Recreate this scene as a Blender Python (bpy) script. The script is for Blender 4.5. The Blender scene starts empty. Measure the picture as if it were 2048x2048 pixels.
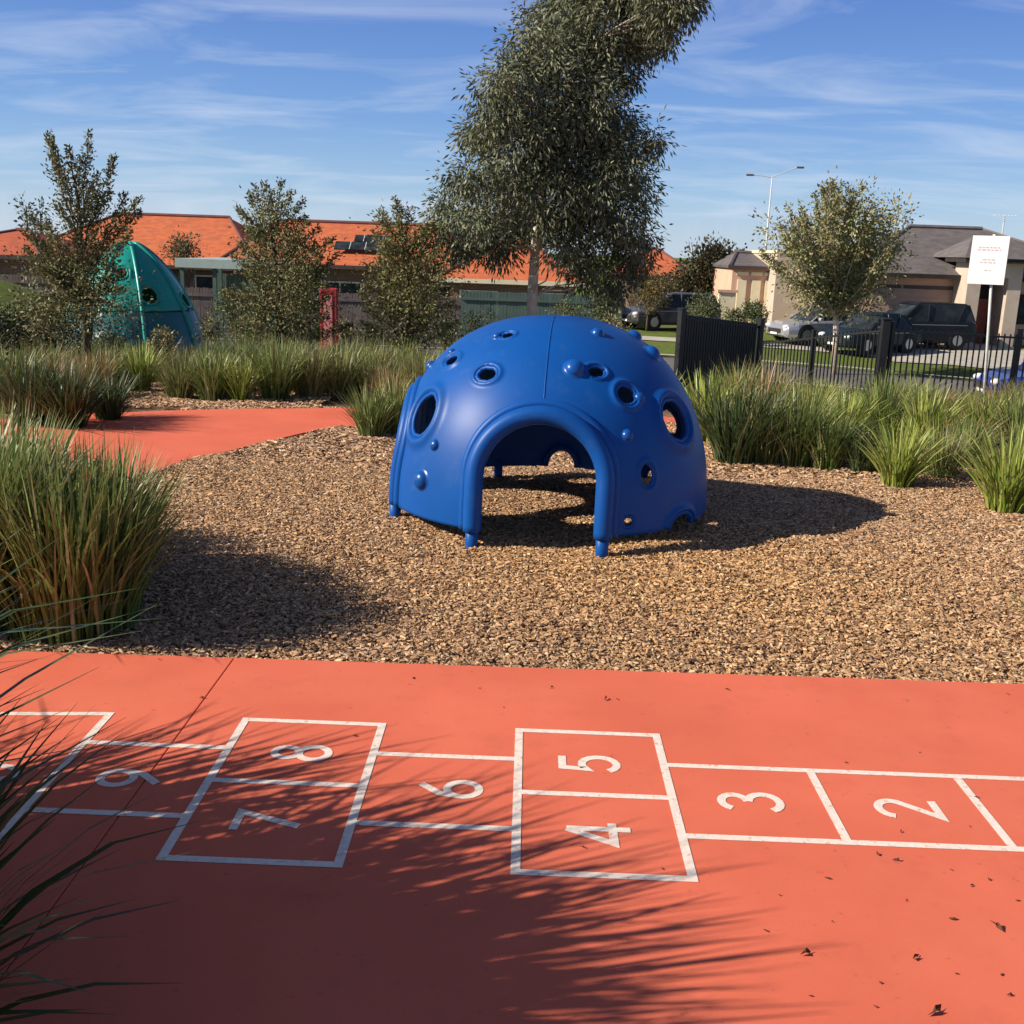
import bpy, bmesh, math, random
import numpy as np
from mathutils import Vector, Matrix
rnd = random.Random(7); rng = np.random.default_rng(11)
C = bpy.context.scene.collection
PI = math.pi
# ---------------------------------------------------------------- camera model
F, PITCH, ROLL, YAW, EYE = 2125.0, .2418, -.0348, -.0099, 1.53
def cam_rows():
    cp, sp, cr, sr, cy, sy = math.cos(PITCH), math.sin(PITCH), math.cos(ROLL), math.sin(ROLL), math.cos(YAW), math.sin(YAW)
    fwd = np.array([0, cp, -sp]); right = np.array([1, 0, 0.]); down = np.cross(fwd, right)
    r2 = cr*right + sr*down; d2 = -sr*right + cr*down
    Rz = np.array([[cy, -sy, 0], [sy, cy, 0], [0, 0, 1]])
    return np.stack([r2, d2, fwd]) @ Rz
M = cam_rows(); EYEP = np.array([0, 0, EYE])
K = 2048/1932
def ray(x, y):
    return np.array([(x*K-1024)/F, (y*K-1024)/F, 1]) @ M
def at(x, y, Y):                      # point of that sight line standing Y metres into the scene
    d = ray(x, y); return EYEP + d*(Y/d[1])
def gp(x, y, z=0):
    d = ray(x, y); return EYEP + d*((z-EYE)/d[2])
def sstep(t):
    t = np.clip(t, 0, 1); return t*t*(3-2*t)
def terrain(x, y):
    x = np.asarray(x, float); y = np.asarray(y, float)
    z = -1.85*sstep((y-10)/17)
    far = sstep((y-33)/12)
    side = sstep((x+3)/6)
    z = z + far*(side*.35 - (1-side)*.3)
    z = z + 2.5*np.exp(-((x+14)/5.)**2 - ((y-25)/5.5)**2)
    return z
def tz(x, y): return float(terrain(x, y))
def gy(x, y):                         # ground point under a sight line, on the terrain
    d = ray(x, y); t = 1.0
    for _ in range(4000):
        p = EYEP + d*t
        if p[2] <= tz(p[0], p[1]): break
        t += .02
    return p
# ---------------------------------------------------------------- materials
def mat(name, base, rough=.6, spec=.5, noise=None, col2=None, bump=0, bscale=40, attr=None, metal=0, trans=0, coat=0, obj=True, detail=4):
    m = bpy.data.materials.new(name); m.use_nodes = True; nt = m.node_tree; n = nt.nodes; L = nt.links
    b = n['Principled BSDF']; b.inputs['Roughness'].default_value = rough; b.inputs['Metallic'].default_value = metal
    b.inputs['Specular IOR Level'].default_value = spec; b.inputs['Coat Weight'].default_value = coat
    tc = n.new('ShaderNodeTexCoord'); co = tc.outputs['Object']
    c1 = n.new('ShaderNodeRGB'); c1.outputs[0].default_value = (*base, 1); out = c1.outputs[0]
    if noise:
        t = n.new('ShaderNodeTexNoise'); t.inputs['Scale'].default_value = noise; t.inputs['Detail'].default_value = detail
        L.new(co, t.inputs['Vector'])
        r = n.new('ShaderNodeMapRange'); r.inputs[1].default_value = .35; r.inputs[2].default_value = .65
        L.new(t.outputs['Fac'], r.inputs[0])
        mx = n.new('ShaderNodeMix'); mx.data_type = 'RGBA'; L.new(r.outputs[0], mx.inputs[0]); L.new(out, mx.inputs[6])
        mx.inputs[7].default_value = (*(col2 or tuple(c*.8 for c in base)), 1); out = mx.outputs[2]
    if attr:
        a = n.new('ShaderNodeAttribute'); a.attribute_name = attr
        mm = n.new('ShaderNodeMix'); mm.data_type = 'RGBA'; mm.blend_type = 'MULTIPLY'; mm.inputs[0].default_value = 1
        L.new(out, mm.inputs[6]); L.new(a.outputs['Color'], mm.inputs[7]); out = mm.outputs[2]
    L.new(out, b.inputs['Base Color'])
    if bump:
        t = n.new('ShaderNodeTexNoise'); t.inputs['Scale'].default_value = bscale; t.inputs['Detail'].default_value = 5
        L.new(co, t.inputs['Vector'])
        bp = n.new('ShaderNodeBump'); bp.inputs['Strength'].default_value = bump; bp.inputs['Distance'].default_value = .01
        L.new(t.outputs['Fac'], bp.inputs['Height']); L.new(bp.outputs[0], b.inputs['Normal'])
    if trans:
        tr = n.new('ShaderNodeBsdfTranslucent'); L.new(out, tr.inputs[0])
        ms = n.new('ShaderNodeMixShader'); ms.inputs[0].default_value = trans
        L.new(b.outputs[0], ms.inputs[1]); L.new(tr.outputs[0], ms.inputs[2]); L.new(ms.outputs[0], n['Material Output'].inputs[0])
    return m
def tile_mat(name, base, col2):       # roof tiles: courses as bump, blotchy colour
    m = mat(name, base, .75, .3, noise=2.6, col2=col2, detail=12); nt = m.node_tree; n = nt.nodes; L = nt.links
    tc = n.new('ShaderNodeTexCoord')
    w = n.new('ShaderNodeTexWave'); w.bands_direction = 'Z'; w.inputs['Scale'].default_value = 2.2; w.wave_profile = 'SAW'
    L.new(tc.outputs['Object'], w.inputs['Vector'])
    bp = n.new('ShaderNodeBump'); bp.inputs['Strength'].default_value = .8; bp.inputs['Distance'].default_value = .05
    L.new(w.outputs['Fac'], bp.inputs['Height']); L.new(bp.outputs[0], n['Principled BSDF'].inputs['Normal'])
    return m
def brick_mat(name, c1, c2):
    m = bpy.data.materials.new(name); m.use_nodes = True; nt = m.node_tree; n = nt.nodes; L = nt.links
    b = n['Principled BSDF']; b.inputs['Roughness'].default_value = .85
    tc = n.new('ShaderNodeTexCoord'); mp = n.new('ShaderNodeMapping'); mp.inputs['Rotation'].default_value = (PI/2, 0, 0)
    t = n.new('ShaderNodeTexBrick'); t.inputs['Scale'].default_value = 4; t.inputs['Color1'].default_value = (*c1, 1); t.inputs['Color2'].default_value = (*c2, 1)
    t.inputs['Mortar'].default_value = (.35, .32, .28, 1); t.inputs['Mortar Size'].default_value = .012
    L.new(tc.outputs['Object'], mp.inputs['Vector']); L.new(mp.outputs[0], t.inputs['Vector']); L.new(t.outputs[0], b.inputs['Base Color'])
    return m
MT = {}
MT['path'] = mat('red_path', (.72, .160, .092), .8, .2, noise=1.7, col2=(.64, .138, .078), bump=.12, bscale=420, detail=10)
MT['paint'] = mat('white_paint', (.84, .76, .68), .6, .3, noise=60, col2=(.78, .64, .56), detail=8)
MT['soil'] = mat('bark_soil', (.20, .125, .075), .95, .1, noise=60, col2=(.09, .055, .035), bump=1, bscale=70, detail=8)
MT['chips'] = mat('bark_chips', (1, 1, 1), .85, .2, attr='col')
MT['blade'] = mat('grass_blade', (1, 1, 1), .45, .45, attr='col', trans=.22)
MT['leaf'] = mat('tree_leaf', (1, 1, 1), .6, .3, attr='col', trans=.15)
MT['blue'] = mat('blue_plastic', (.004, .080, .34), .42, .22, noise=2.5, col2=(.005, .069, .295), bump=.06, bscale=300, coat=0)
MT['knobblue'] = mat('polished_blue_plastic', (.004, .078, .33), .3, .35, noise=2.5, col2=(.006, .068, .28))
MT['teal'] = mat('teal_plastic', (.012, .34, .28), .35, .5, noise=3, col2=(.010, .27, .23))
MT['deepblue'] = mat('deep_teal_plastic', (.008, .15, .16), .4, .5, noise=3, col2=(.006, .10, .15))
MT['palebark'] = mat('pale_bark', (.72, .60, .48), .8, .2, noise=9, col2=(.52, .40, .30), bump=.5, bscale=30)
MT['bark'] = mat('brown_bark', (.12, .085, .06), .9, .2, noise=14, col2=(.07, .05, .035), bump=.6, bscale=40)
MT['black'] = mat('black_powdercoat', (.012, .012, .014), .4, .5, noise=6, col2=(.018, .017, .018))
MT['galv'] = mat('galvanised', (.66, .67, .65), .5, .5, noise=20, col2=(.56, .57, .56))
MT['sign'] = mat('sign_white', (.86, .83, .84), .4, .4, noise=4, col2=(.82, .79, .80))
MT['signink'] = mat('sign_ink', (.58, .46, .50), .5, .3, noise=20, col2=(.52, .42, .46))
MT['road'] = mat('asphalt', (.17, .155, .155), .9, .2, noise=3, col2=(.14, .13, .13), bump=.3, bscale=80)
MT['conc'] = mat('concrete', (.50, .46, .40), .85, .2, noise=2, col2=(.42, .39, .34))
MT['redtile'] = tile_mat('terracotta_tiles', (.62, .165, .065), (.47, .12, .052))
MT['redtile2'] = tile_mat('deep_red_tiles', (.52, .12, .055), (.38, .09, .045))
MT['greytile'] = tile_mat('grey_tiles', (.16, .14, .14), (.115, .10, .10))
MT['ridge'] = mat('ridge_cap', (.13, .06, .06), .8, .2, noise=4, col2=(.17, .07, .06))
MT['brick'] = brick_mat('brown_brick', (.16, .085, .06), (.12, .065, .05))
MT['render'] = mat('peach_render', (.66, .43, .32), .9, .2, noise=2, col2=(.6, .38, .28))
MT['render2'] = mat('cream_render', (.72, .58, .42), .9, .2, noise=2, col2=(.65, .52, .38))
MT['render3'] = mat('stone_render', (.56, .46, .38), .9, .2, noise=2, col2=(.5, .41, .33))
MT['cream'] = mat('cream_trim', (.80, .72, .52), .7, .3, noise=4, col2=(.74, .66, .48))
MT['door'] = mat('taupe_door', (.36, .255, .20), .6, .3, noise=3, col2=(.32, .225, .18))
MT['rdoor'] = mat('red_timber', (.32, .08, .05), .5, .4, noise=6, col2=(.25, .06, .04))
MT['dark'] = mat('dark_recess', (.04, .035, .032), .8, .2, noise=5, col2=(.03, .026, .025))
MT['gutter'] = mat('gutter_brown', (.09, .055, .05), .5, .4, noise=5, col2=(.07, .045, .04))
MT['palegut'] = mat('pale_gutter', (.42, .50, .47), .5, .4, noise=5, col2=(.38, .45, .43))
MT['glass'] = mat('window_glass', (.015, .018, .022), .25, .15, noise=2, col2=(.04, .05, .06))
MT['tyre'] = mat('tyre', (.02, .02, .02), .8, .3, noise=30, col2=(.03, .03, .03))
MT['rim'] = mat('alloy', (.5, .5, .52), .3, .5, noise=30, col2=(.4, .4, .42), metal=.7)
MT['lamp'] = mat('headlamp', (.8, .8, .82), .1, .8, noise=30, col2=(.7, .7, .75))
MT['tail'] = mat('taillamp', (.35, .02, .02), .2, .6, noise=30, col2=(.3, .02, .02))
MT['redp'] = mat('red_panel', (.42, .03, .035), .5, .4, noise=8, col2=(.36, .03, .035))
MT['pinkp'] = mat('pink_panel', (.72, .25, .27), .5, .4, noise=8, col2=(.62, .2, .22))
MT['greenf'] = mat('green_fence', (.09, .14, .12), .7, .3, noise=3, col2=(.07, .11, .10))
MT['greyf'] = mat('paling_grey', (.16, .13, .125), .9, .2, noise=3, col2=(.11, .09, .09))
MT['scrap'] = mat('dry_leaf', (.13, .05, .03), .9, .2, noise=60, col2=(.07, .03, .02))
MT['paint_silver'] = mat('silver_paint', (.5, .5, .53), .25, .5, metal=.5, coat=.6, noise=2, col2=(.46, .46, .49))
MT['paint_black'] = mat('black_paint', (.008, .009, .012), .4, .3, coat=0, noise=2, col2=(.014, .015, .02))
MT['paint_green'] = mat('dark_green_paint', (.008, .016, .02), .4, .3, coat=0, noise=2, col2=(.012, .025, .03))
MT['paint_blue'] = mat('blue_paint', (.012, .022, .16), .2, .5, coat=.6, noise=2, col2=(.014, .025, .17))
MT['paint_grey'] = mat('grey_paint', (.035, .035, .04), .4, .4, coat=0, noise=2, col2=(.12, .12, .13))
MT['joint'] = mat('joint_dark', (.46, .105, .06), .9, .1, noise=30, col2=(.22, .06, .04))
MT['rock'] = mat('weathered_rock', (.42, .31, .23), .9, .2, noise=4, col2=(.22, .16, .13), bump=.8, bscale=12)
# terrain material: bark beds near, lawn beyond
def terrain_mat():
    m = bpy.data.materials.new('ground_cover'); m.use_nodes = True; nt = m.node_tree; n = nt.nodes; L = nt.links
    b = n['Principled BSDF']; b.inputs['Roughness'].default_value = .95; b.inputs['Specular IOR Level'].default_value = .1
    g = n.new('ShaderNodeNewGeometry'); s = n.new('ShaderNodeSeparateXYZ'); L.new(g.outputs['Position'], s.inputs[0])
    def noise(sc, d=8):
        t = n.new('ShaderNodeTexNoise'); t.inputs['Scale'].default_value = sc; t.inputs['Detail'].default_value = d; L.new(g.outputs['Position'], t.inputs['Vector']); return t
    def ramp(src, a, bb):
        r = n.new('ShaderNodeMapRange'); r.inputs[1].default_value = a; r.inputs[2].default_value = bb; L.new(src, r.inputs[0]); return r.outputs[0]
    def mix(f, a, bb):
        x = n.new('ShaderNodeMix'); x.data_type = 'RGBA'; L.new(f, x.inputs[0])
        for i, v in ((6, a), (7, bb)):
            if isinstance(v, tuple): x.inputs[i].default_value = (*v, 1)
            else: L.new(v, x.inputs[i])
        return x.outputs[2]
    v = n.new('ShaderNodeTexVoronoi'); v.inputs['Scale'].default_value = 55; L.new(g.outputs['Position'], v.inputs['Vector'])
    sv = n.new('ShaderNodeSeparateColor'); L.new(v.outputs['Color'], sv.inputs[0])
    bark = mix(sv.outputs[0], (.36, .22, .13), (.12, .075, .05))
    lawn = mix(ramp(noise(1.3).outputs['Fac'], .35, .65), (.13, .22, .03), (.17, .21, .045))
    verge = mix(ramp(noise(6).outputs['Fac'], .4, .6), lawn, (.14, .15, .05))
    n1 = noise(.8, 3); ad = n.new('ShaderNodeMath'); ad.operation = 'MULTIPLY_ADD'; ad.inputs[1].default_value = 3; L.new(n1.outputs['Fac'], ad.inputs[0]); L.new(s.outputs['Y'], ad.inputs[2])
    L.new(mix(ramp(ad.outputs[0], 17, 20), bark, verge), b.inputs['Base Color'])
    bp = n.new('ShaderNodeBump'); bp.inputs['Distance'].default_value = .02; L.new(sv.outputs[1], bp.inputs['Height']); L.new(bp.outputs[0], b.inputs['Normal'])
    return m
MT['ground'] = terrain_mat()
def wear(m, scale, lo, hi, col, amt, detail=8, stretch=None):      # patchy stains / wear in the surface itself
    nt = m.node_tree; n = nt.nodes; L = nt.links; b = n['Principled BSDF']; src = b.inputs['Base Color'].links[0].from_socket
    tc = n.new('ShaderNodeTexCoord'); t = n.new('ShaderNodeTexNoise'); t.inputs['Scale'].default_value = scale; t.inputs['Detail'].default_value = detail; t.inputs['Roughness'].default_value = .65
    L.new(tc.outputs['Object'], t.inputs['Vector'])
    r = n.new('ShaderNodeMapRange'); r.inputs[1].default_value = lo; r.inputs[2].default_value = hi; r.inputs[4].default_value = amt; L.new(t.outputs['Fac'], r.inputs[0])
    x = n.new('ShaderNodeMix'); x.data_type = 'RGBA'; L.new(r.outputs[0], x.inputs[0]); L.new(src, x.inputs[6]); x.inputs[7].default_value = (*col, 1); L.new(x.outputs[2], b.inputs['Base Color'])
wear(MT['path'], 5, .55, .8, (.40, .10, .065), .35); wear(MT['path'], 330, .58, .75, (.35, .08, .05), .5, 3); wear(MT['path'], 1.1, .5, .8, (.80, .23, .14), .4)
wear(MT['path'], 14, .60, .74, (.50, .13, .08), .45, 10); wear(MT['path'], 28, .64, .72, (.28, .07, .045), .5, 6)
wear(MT['paint'], 45, .56, .66, (.66, .20, .12), .8, 12); wear(MT['paint'], 8, .5, .75, (.72, .50, .40), .5)
wear(MT['blue'], 7, .56, .75, (.06, .13, .30), .35, 12); wear(MT['blue'], 60, .62, .7, (.10, .17, .33), .22, 12)
for k_ in ('redtile', 'redtile2', 'greytile'): wear(MT[k_], .8, .5, .75, (.20, .10, .07) if 'red' in k_ else (.08, .075, .07), .45, 14)
for k_ in ('render', 'render2', 'render3', 'palegut', 'greenf'): wear(MT[k_], 1.5, .52, .75, (.22, .18, .14), .35, 12)
# ---------------------------------------------------------------- object helpers
def props(o, label=None, cat=None, group=None, kind=None):
    if label: o['label'] = label
    if cat: o['category'] = cat
    if group: o['group'] = group
    if kind: o['kind'] = kind
    return o
def empty(name, loc, rz=0, label=None, cat=None, group=None, sc=None):
    o = bpy.data.objects.new(name, None); C.objects.link(o); o.location = loc; o.rotation_euler = (0, 0, rz); o.empty_display_size = .1
    if sc: o.scale = (sc, sc, sc)
    return props(o, label, cat, group)
def link(name, me, m, parent=None, smooth=False, bevel=0):
    o = bpy.data.objects.new(name, me); C.objects.link(o)
    if m: me.materials.append(MT[m] if isinstance(m, str) else m)
    if parent is not None: o.parent = parent
    if smooth: me.polygons.foreach_set('use_smooth', [True]*len(me.polygons))
    if bevel:
        b = o.modifiers.new('bevel', 'BEVEL'); b.width = bevel; b.segments = 2; b.limit_method = 'ANGLE'
    return o
class MB:
    def __init__(s): s.v = []; s.f = []
    def add(s, vs, fs):
        b = len(s.v); s.v += [tuple(map(float, v)) for v in vs]; s.f += [tuple(b+i for i in f) for f in fs]; return s
    def box(s, x0, x1, y0, y1, z0, z1, rz=0, c=(0, 0)):
        vs = [(x, y, z) for z in (z0, z1) for y in (y0, y1) for x in (x0, x1)]
        if rz: vs = [(c[0]+(x-c[0])*math.cos(rz)-(y-c[1])*math.sin(rz), c[1]+(x-c[0])*math.sin(rz)+(y-c[1])*math.cos(rz), z) for x, y, z in vs]
        return s.add(vs, [(0, 2, 3, 1), (4, 5, 7, 6), (0, 1, 5, 4), (2, 6, 7, 3), (0, 4, 6, 2), (1, 3, 7, 5)])
    def tube(s, pts, rad, n=8, closed=False, cap=True):
        pts = [Vector(p) for p in pts]; N = len(pts)
        if not hasattr(rad, '__len__'): rad = [rad]*N
        rings = []; up = None
        for i, p in enumerate(pts):
            if closed: t = pts[(i+1) % N]-pts[i-1]
            else: t = pts[min(i+1, N-1)]-pts[max(i-1, 0)]
            t.normalize()
            if up is None: up = t.orthogonal().normalized()
            up = (up - t*up.dot(t)).normalized(); w = t.cross(up)
            rings.append([p + (up*math.cos(2*PI*k/n)+w*math.sin(2*PI*k/n))*rad[i] for k in range(n)])
        b = len(s.v)
        for r in rings: s.v += [tuple(q) for q in r]
        for i in range(N if closed else N-1):
            j = (i+1) % N
            if closed and j == 0:         # match nearest rotation
                d = [(rings[0][k]-rings[i][0]).length for k in range(n)]; off = d.index(min(d))
            else: off = 0
            for k in range(n):
                s.f.append((b+i*n+k, b+i*n+(k+1) % n, b+j*n+(k+1+off) % n, b+j*n+(k+off) % n))
        if cap and not closed:
            s.f.append(tuple(b+k for k in range(n))[::-1]); s.f.append(tuple(b+(N-1)*n+k for k in range(n)))
        return s
    def ball(s, c, r, n=12, m=8, sz=1):
        vs = []; fs = []
        for i in range(m+1):
            a = PI*i/m
            for k in range(n): vs.append((c[0]+r*math.sin(a)*math.cos(2*PI*k/n), c[1]+r*math.sin(a)*math.sin(2*PI*k/n), c[2]+r*sz*math.cos(a)))
        for i in range(m):
            for k in range(n): fs.append((i*n+k, i*n+n+k, i*n+n+(k+1) % n, i*n+(k+1) % n))
        return s.add(vs, fs)
    def build(s, name, m, parent=None, smooth=False, bevel=0):
        me = bpy.data.meshes.new(name); me.from_pydata(s.v, [], s.f); me.validate(); me.update()
        return link(name, me, m, parent, smooth, bevel)
def npmesh(name, V, quads, col=None):
    me = bpy.data.meshes.new(name); nv = len(V); nf = len(quads)
    me.vertices.add(nv); me.vertices.foreach_set('co', np.asarray(V, np.float32).ravel())
    me.loops.add(nf*4); me.loops.foreach_set('vertex_index', np.asarray(quads, np.int32).ravel())
    me.polygons.add(nf); me.polygons.foreach_set('loop_start', np.arange(nf, dtype=np.int32)*4)
    me.update(calc_edges=True)
    if col is not None:
        a = me.color_attributes.new('col', 'FLOAT_COLOR', 'POINT')
        a.data.foreach_set('color', np.concatenate([np.clip(col, 0, 1), np.ones((nv, 1))], 1).astype(np.float32).ravel())
    return me
def copy_tree(o, parent=None):
    c = o.copy(); C.objects.link(c)
    if parent is not None: c.parent = parent
    for ch in o.children: copy_tree(ch, c)
    return c
# ---------------------------------------------------------------- grasses
PAL = {'green': [(.09, .155, .03), (.14, .21, .045), (.23, .27, .08), (.34, .31, .15)],
       'bright': [(.17, .25, .035), (.26, .33, .055), (.36, .39, .09), (.44, .40, .16)],
       'olive': [(.12, .16, .045), (.19, .22, .065), (.28, .28, .10), (.36, .32, .15)],
       'dark': [(.035, .065, .02), (.05, .09, .028), (.08, .11, .04), (.16, .17, .08)],
       'rust': [(.19, .18, .06), (.28, .22, .09), (.36, .20, .10), (.15, .18, .05)]}
def blades(n, h, spread, w, pal, r0=.1, seg=5, droop=1.0, lean=(0, 0), off=(0, 0, 0)):
    pc = np.array(PAL[pal]); ang = rng.uniform(0, 2*PI, n); rr = r0*np.sqrt(rng.uniform(0, 1, n))
    base = np.stack([rr*np.cos(ang), rr*np.sin(ang), np.zeros(n)-.02], 1)
    a2 = ang + rng.normal(0, .5, n)
    hh = h*rng.uniform(.55, 1.08, n); sp = spread*rng.beta(1.6, 1.6, n)*1.3
    ww = w*rng.uniform(.6, 1.15, n); curl = droop*rng.uniform(.15, 1.0, n)
    tw = rng.uniform(-.9, .9, n)
    t = np.linspace(0, 1, seg+1)[None, :]
    out = sp[:, None]*(t**1.5) ; z = hh[:, None]*(t*(1+.25*curl[:, None]) - curl[:, None]*.42*(sp/max(spread, .01))[:, None]*t**3)
    cx = base[:, 0:1] + out*np.cos(a2)[:, None] + lean[0]*t**1.6; cy = base[:, 1:2] + out*np.sin(a2)[:, None] + lean[1]*t**1.6
    cz = base[:, 2:3] + z
    wd = ww[:, None]*np.array([.75, 1, 1, .85, .6, .06][:seg+1] if seg == 5 else np.append(np.linspace(1, .6, seg), .06))[None, :]
    sx = -np.sin(a2+tw)[:, None]; sy = np.cos(a2+tw)[:, None]
    Lf = np.stack([cx-sx*wd/2, cy-sy*wd/2, cz], 2); Rt = np.stack([cx+sx*wd/2, cy+sy*wd/2, cz], 2)
    V = np.stack([Lf, Rt], 2).reshape(-1, 3) + np.array(off)
    q = []; b = (np.arange(n)*(seg+1)*2)[:, None, None]; i = (np.arange(seg)*2)[None, :, None]
    Q = (b + i + np.array([0, 1, 3, 2])[None, None, :]).reshape(-1, 4)
    ci = rng.choice(len(pc), n, p=[.3, .35, .22, .13]); col = pc[ci]*rng.uniform(.75, 1.2, (n, 1))
    tb_ = (np.clip(t*1.1-.25, 0, 1)**1.2)[..., None]*{'olive': .36, 'rust': .42, 'green': .32, 'bright': .28, 'dark': .12}[pal]*rng.uniform(.3, 1.2, (n, 1, 1))
    straw = np.array({'olive': (.42, .36, .17), 'rust': (.42, .27, .14), 'green': (.40, .37, .16), 'bright': (.46, .44, .17), 'dark': (.25, .25, .10)}[pal])
    colv = np.repeat((col[:, None, :]*(1-tb_) + straw*tb_), 2, axis=1).reshape(-1, 3)
    return V, Q, colv
def join(parts):
    V = []; Q = []; Cc = []; b = 0
    for v, q, c in parts: V.append(v); Q.append(q+b); Cc.append(c); b += len(v)
    return np.concatenate(V), np.concatenate(Q), np.concatenate(Cc)
def tussock_mesh(name, *a, **k): 
    V, Q, c = blades(*a, **k); return npmesh(name, V, Q, c)
def tussock(mesh, x, y, rz, sc, label, group, name='grass_tussock', cat='grass tussock'):
    o = bpy.data.objects.new(name, mesh); C.objects.link(o)
    o.location = (x, y, tz(x, y)-.02); o.rotation_euler = (0, 0, rz); o.scale = (sc, sc, sc*rnd.uniform(.95, 1.08))
    return props(o, label, cat, group)
def bed(name, pts, label, cat, h=.6, pal=('green',), n=130, spread=.35, w=.012, seg=3):
    parts = []
    for x, y in pts:
        hh = h*rnd.uniform(.7, 1.15)
        parts.append(blades(n, hh, spread*rnd.uniform(.8, 1.2), w, rnd.choice(pal), r0=.13, seg=seg, off=(x, y, tz(x, y))))
    V, Q, c = join(parts); o = link(name, npmesh(name, V, Q, c), 'blade')
    return props(o, label, cat, kind='stuff')
# ---------------------------------------------------------------- leaves
def leaves(cen, dirs, ln, wd, col):
    n = len(cen); d = dirs/np.linalg.norm(dirs, axis=1, keepdims=True)
    r = rng.normal(0, 1, (n, 3)); s = np.cross(d, r); s /= np.linalg.norm(s, axis=1, keepdims=True)+1e-9
    nn = np.cross(d, s); ln = ln[:, None]; wd = wd[:, None]
    b = cen; tip = cen + d*ln; mid = cen + d*ln*.45 - nn*ln*.06
    V = np.stack([b, mid - s*wd/2, tip, mid + s*wd/2], 1).reshape(-1, 3)
    Q = np.arange(n*4).reshape(-1, 4)
    return V, Q, np.repeat(col, 4, axis=0)
def blob_leaves(blobs, dens, ln, wd, pal, hang=.6, clump=26, csize=.10):
    """blobs: (centre, radius). Leaves gathered on twig clumps spread through each blob."""
    pal = np.array(pal); cs = []; ds = []; cc = []
    for c, r in blobs:
        k = max(3, int(dens*r*r*r**.0))
        u = rng.normal(0, 1, (k, 3)); u /= np.linalg.norm(u, axis=1, keepdims=True)
        rad = r*rng.uniform(.15, 1, k)**.45*rng.uniform(.75, 1.12, k)
        tw = np.array(c) + u*rad[:, None]*np.array([1, 1, .95])
        tone = rng.uniform(.5, 1.35, k)
        for i in range(k):
            m = clump; p = tw[i] + rng.normal(0, csize, (m, 3))*np.array([1, 1, 1.1])
            d = (p - tw[i])*2 + u[i]*.06 + rng.normal(0, .08, (m, 3)) + np.array([0, 0, -hang*.2])
            cs.append(p); ds.append(d); cc.append(pal[rng.integers(0, len(pal), m)]*tone[i]*rng.uniform(.75, 1.25, (m, 1)))
    P = np.concatenate(cs); n = len(P)
    return leaves(P, np.concatenate(ds), ln*rng.uniform(.6, 1.2, n), wd*rng.uniform(.7, 1.2, n), np.concatenate(cc))
def twig_leaves(paths, per_m, ln, wd, pal, spread=.05, up=.5):
    pal = np.array(pal); cs = []; ds = []
    for a, b in paths:
        a = np.array(a); b = np.array(b); L_ = np.linalg.norm(b-a); m = max(4, int(L_*per_m)); t = rng.uniform(.12, 1.02, m)
        p = a + (b-a)*t[:, None] + rng.normal(0, spread, (m, 3))*(1.25-t)[:, None]
        d = (b-a)/L_*up + rng.normal(0, .6, (m, 3)); cs.append(p); ds.append(d)
    P = np.concatenate(cs); n = len(P)
    return leaves(P, np.concatenate(ds), ln*rng.uniform(.6, 1.2, n), wd*rng.uniform(.7, 1.2, n), pal[rng.integers(0, len(pal), n)]*rng.uniform(.65, 1.3, (n, 1)))
def wob(a, b, k=5, amp=.04):
    a = Vector(a); b = Vector(b); L_ = (b-a).length
    return [a.lerp(b, i/k) + (Vector((rnd.uniform(-1, 1), rnd.uniform(-1, 1), rnd.uniform(-.5, .5)))*amp*L_ if 0 < i < k else Vector()) for i in range(k+1)]
# ================================================================= SETTING
# terrain sheet
def build_terrain():
    xs = np.concatenate([-np.geomspace(30, 900, 14)[::-1], np.linspace(-28, 28, 113), np.geomspace(30, 900, 14)])
    ys = np.concatenate([np.linspace(-30, -2, 8), np.linspace(-1.5, 60, 247), np.geomspace(62, 1500, 18)])
    X, Y = np.meshgrid(xs, ys); Z = terrain(X, Y) - .035
    V = np.stack([X.ravel(), Y.ravel(), Z.ravel()], 1); nx = len(xs); ny = len(ys)
    i, j = np.meshgrid(np.arange(nx-1), np.arange(ny-1)); a = (j*nx+i).ravel()
    Q = np.stack([a, a+1, a+nx+1, a+nx], 1)
    o = link('ground', npmesh('ground', V, Q), 'ground', smooth=True); props(o, kind='structure')
build_terrain()
def slab(name, poly, top, thick, m, wobz=False, bevel=.003):     # closed slab from a plan outline
    bm = bmesh.new(); vs = [bm.verts.new((x, y, top)) for x, y in poly]; f = bm.faces.new(vs)
    if f.normal.z < 0: bmesh.ops.reverse_faces(bm, faces=[f])
    e = bmesh.ops.extrude_face_region(bm, geom=[f]); 
    for v in [g for g in e['geom'] if isinstance(g, bmesh.types.BMVert)]: v.co.z -= thick
    bmesh.ops.recalc_face_normals(bm, faces=bm.faces[:])
    me = bpy.data.meshes.new(name); bm.to_mesh(me); bm.free()
    return link(name, me, m, bevel=bevel)
def smoothline(pts, k=8):
    out = []
    P = [np.array(p, float) for p in pts]; P = [2*P[0]-P[1]] + P + [2*P[-1]-P[-2]]
    for i in range(1, len(P)-2):
        for j in range(k):
            t = j/k; a, b, c, d = P[i-1], P[i], P[i+1], P[i+2]
            out.append(tuple(.5*((2*b)+(-a+c)*t+(2*a-5*b+4*c-d)*t*t+(-a+3*b-3*c+d)*t**3)))
    out.append(tuple(P[-2])); return out
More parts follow.
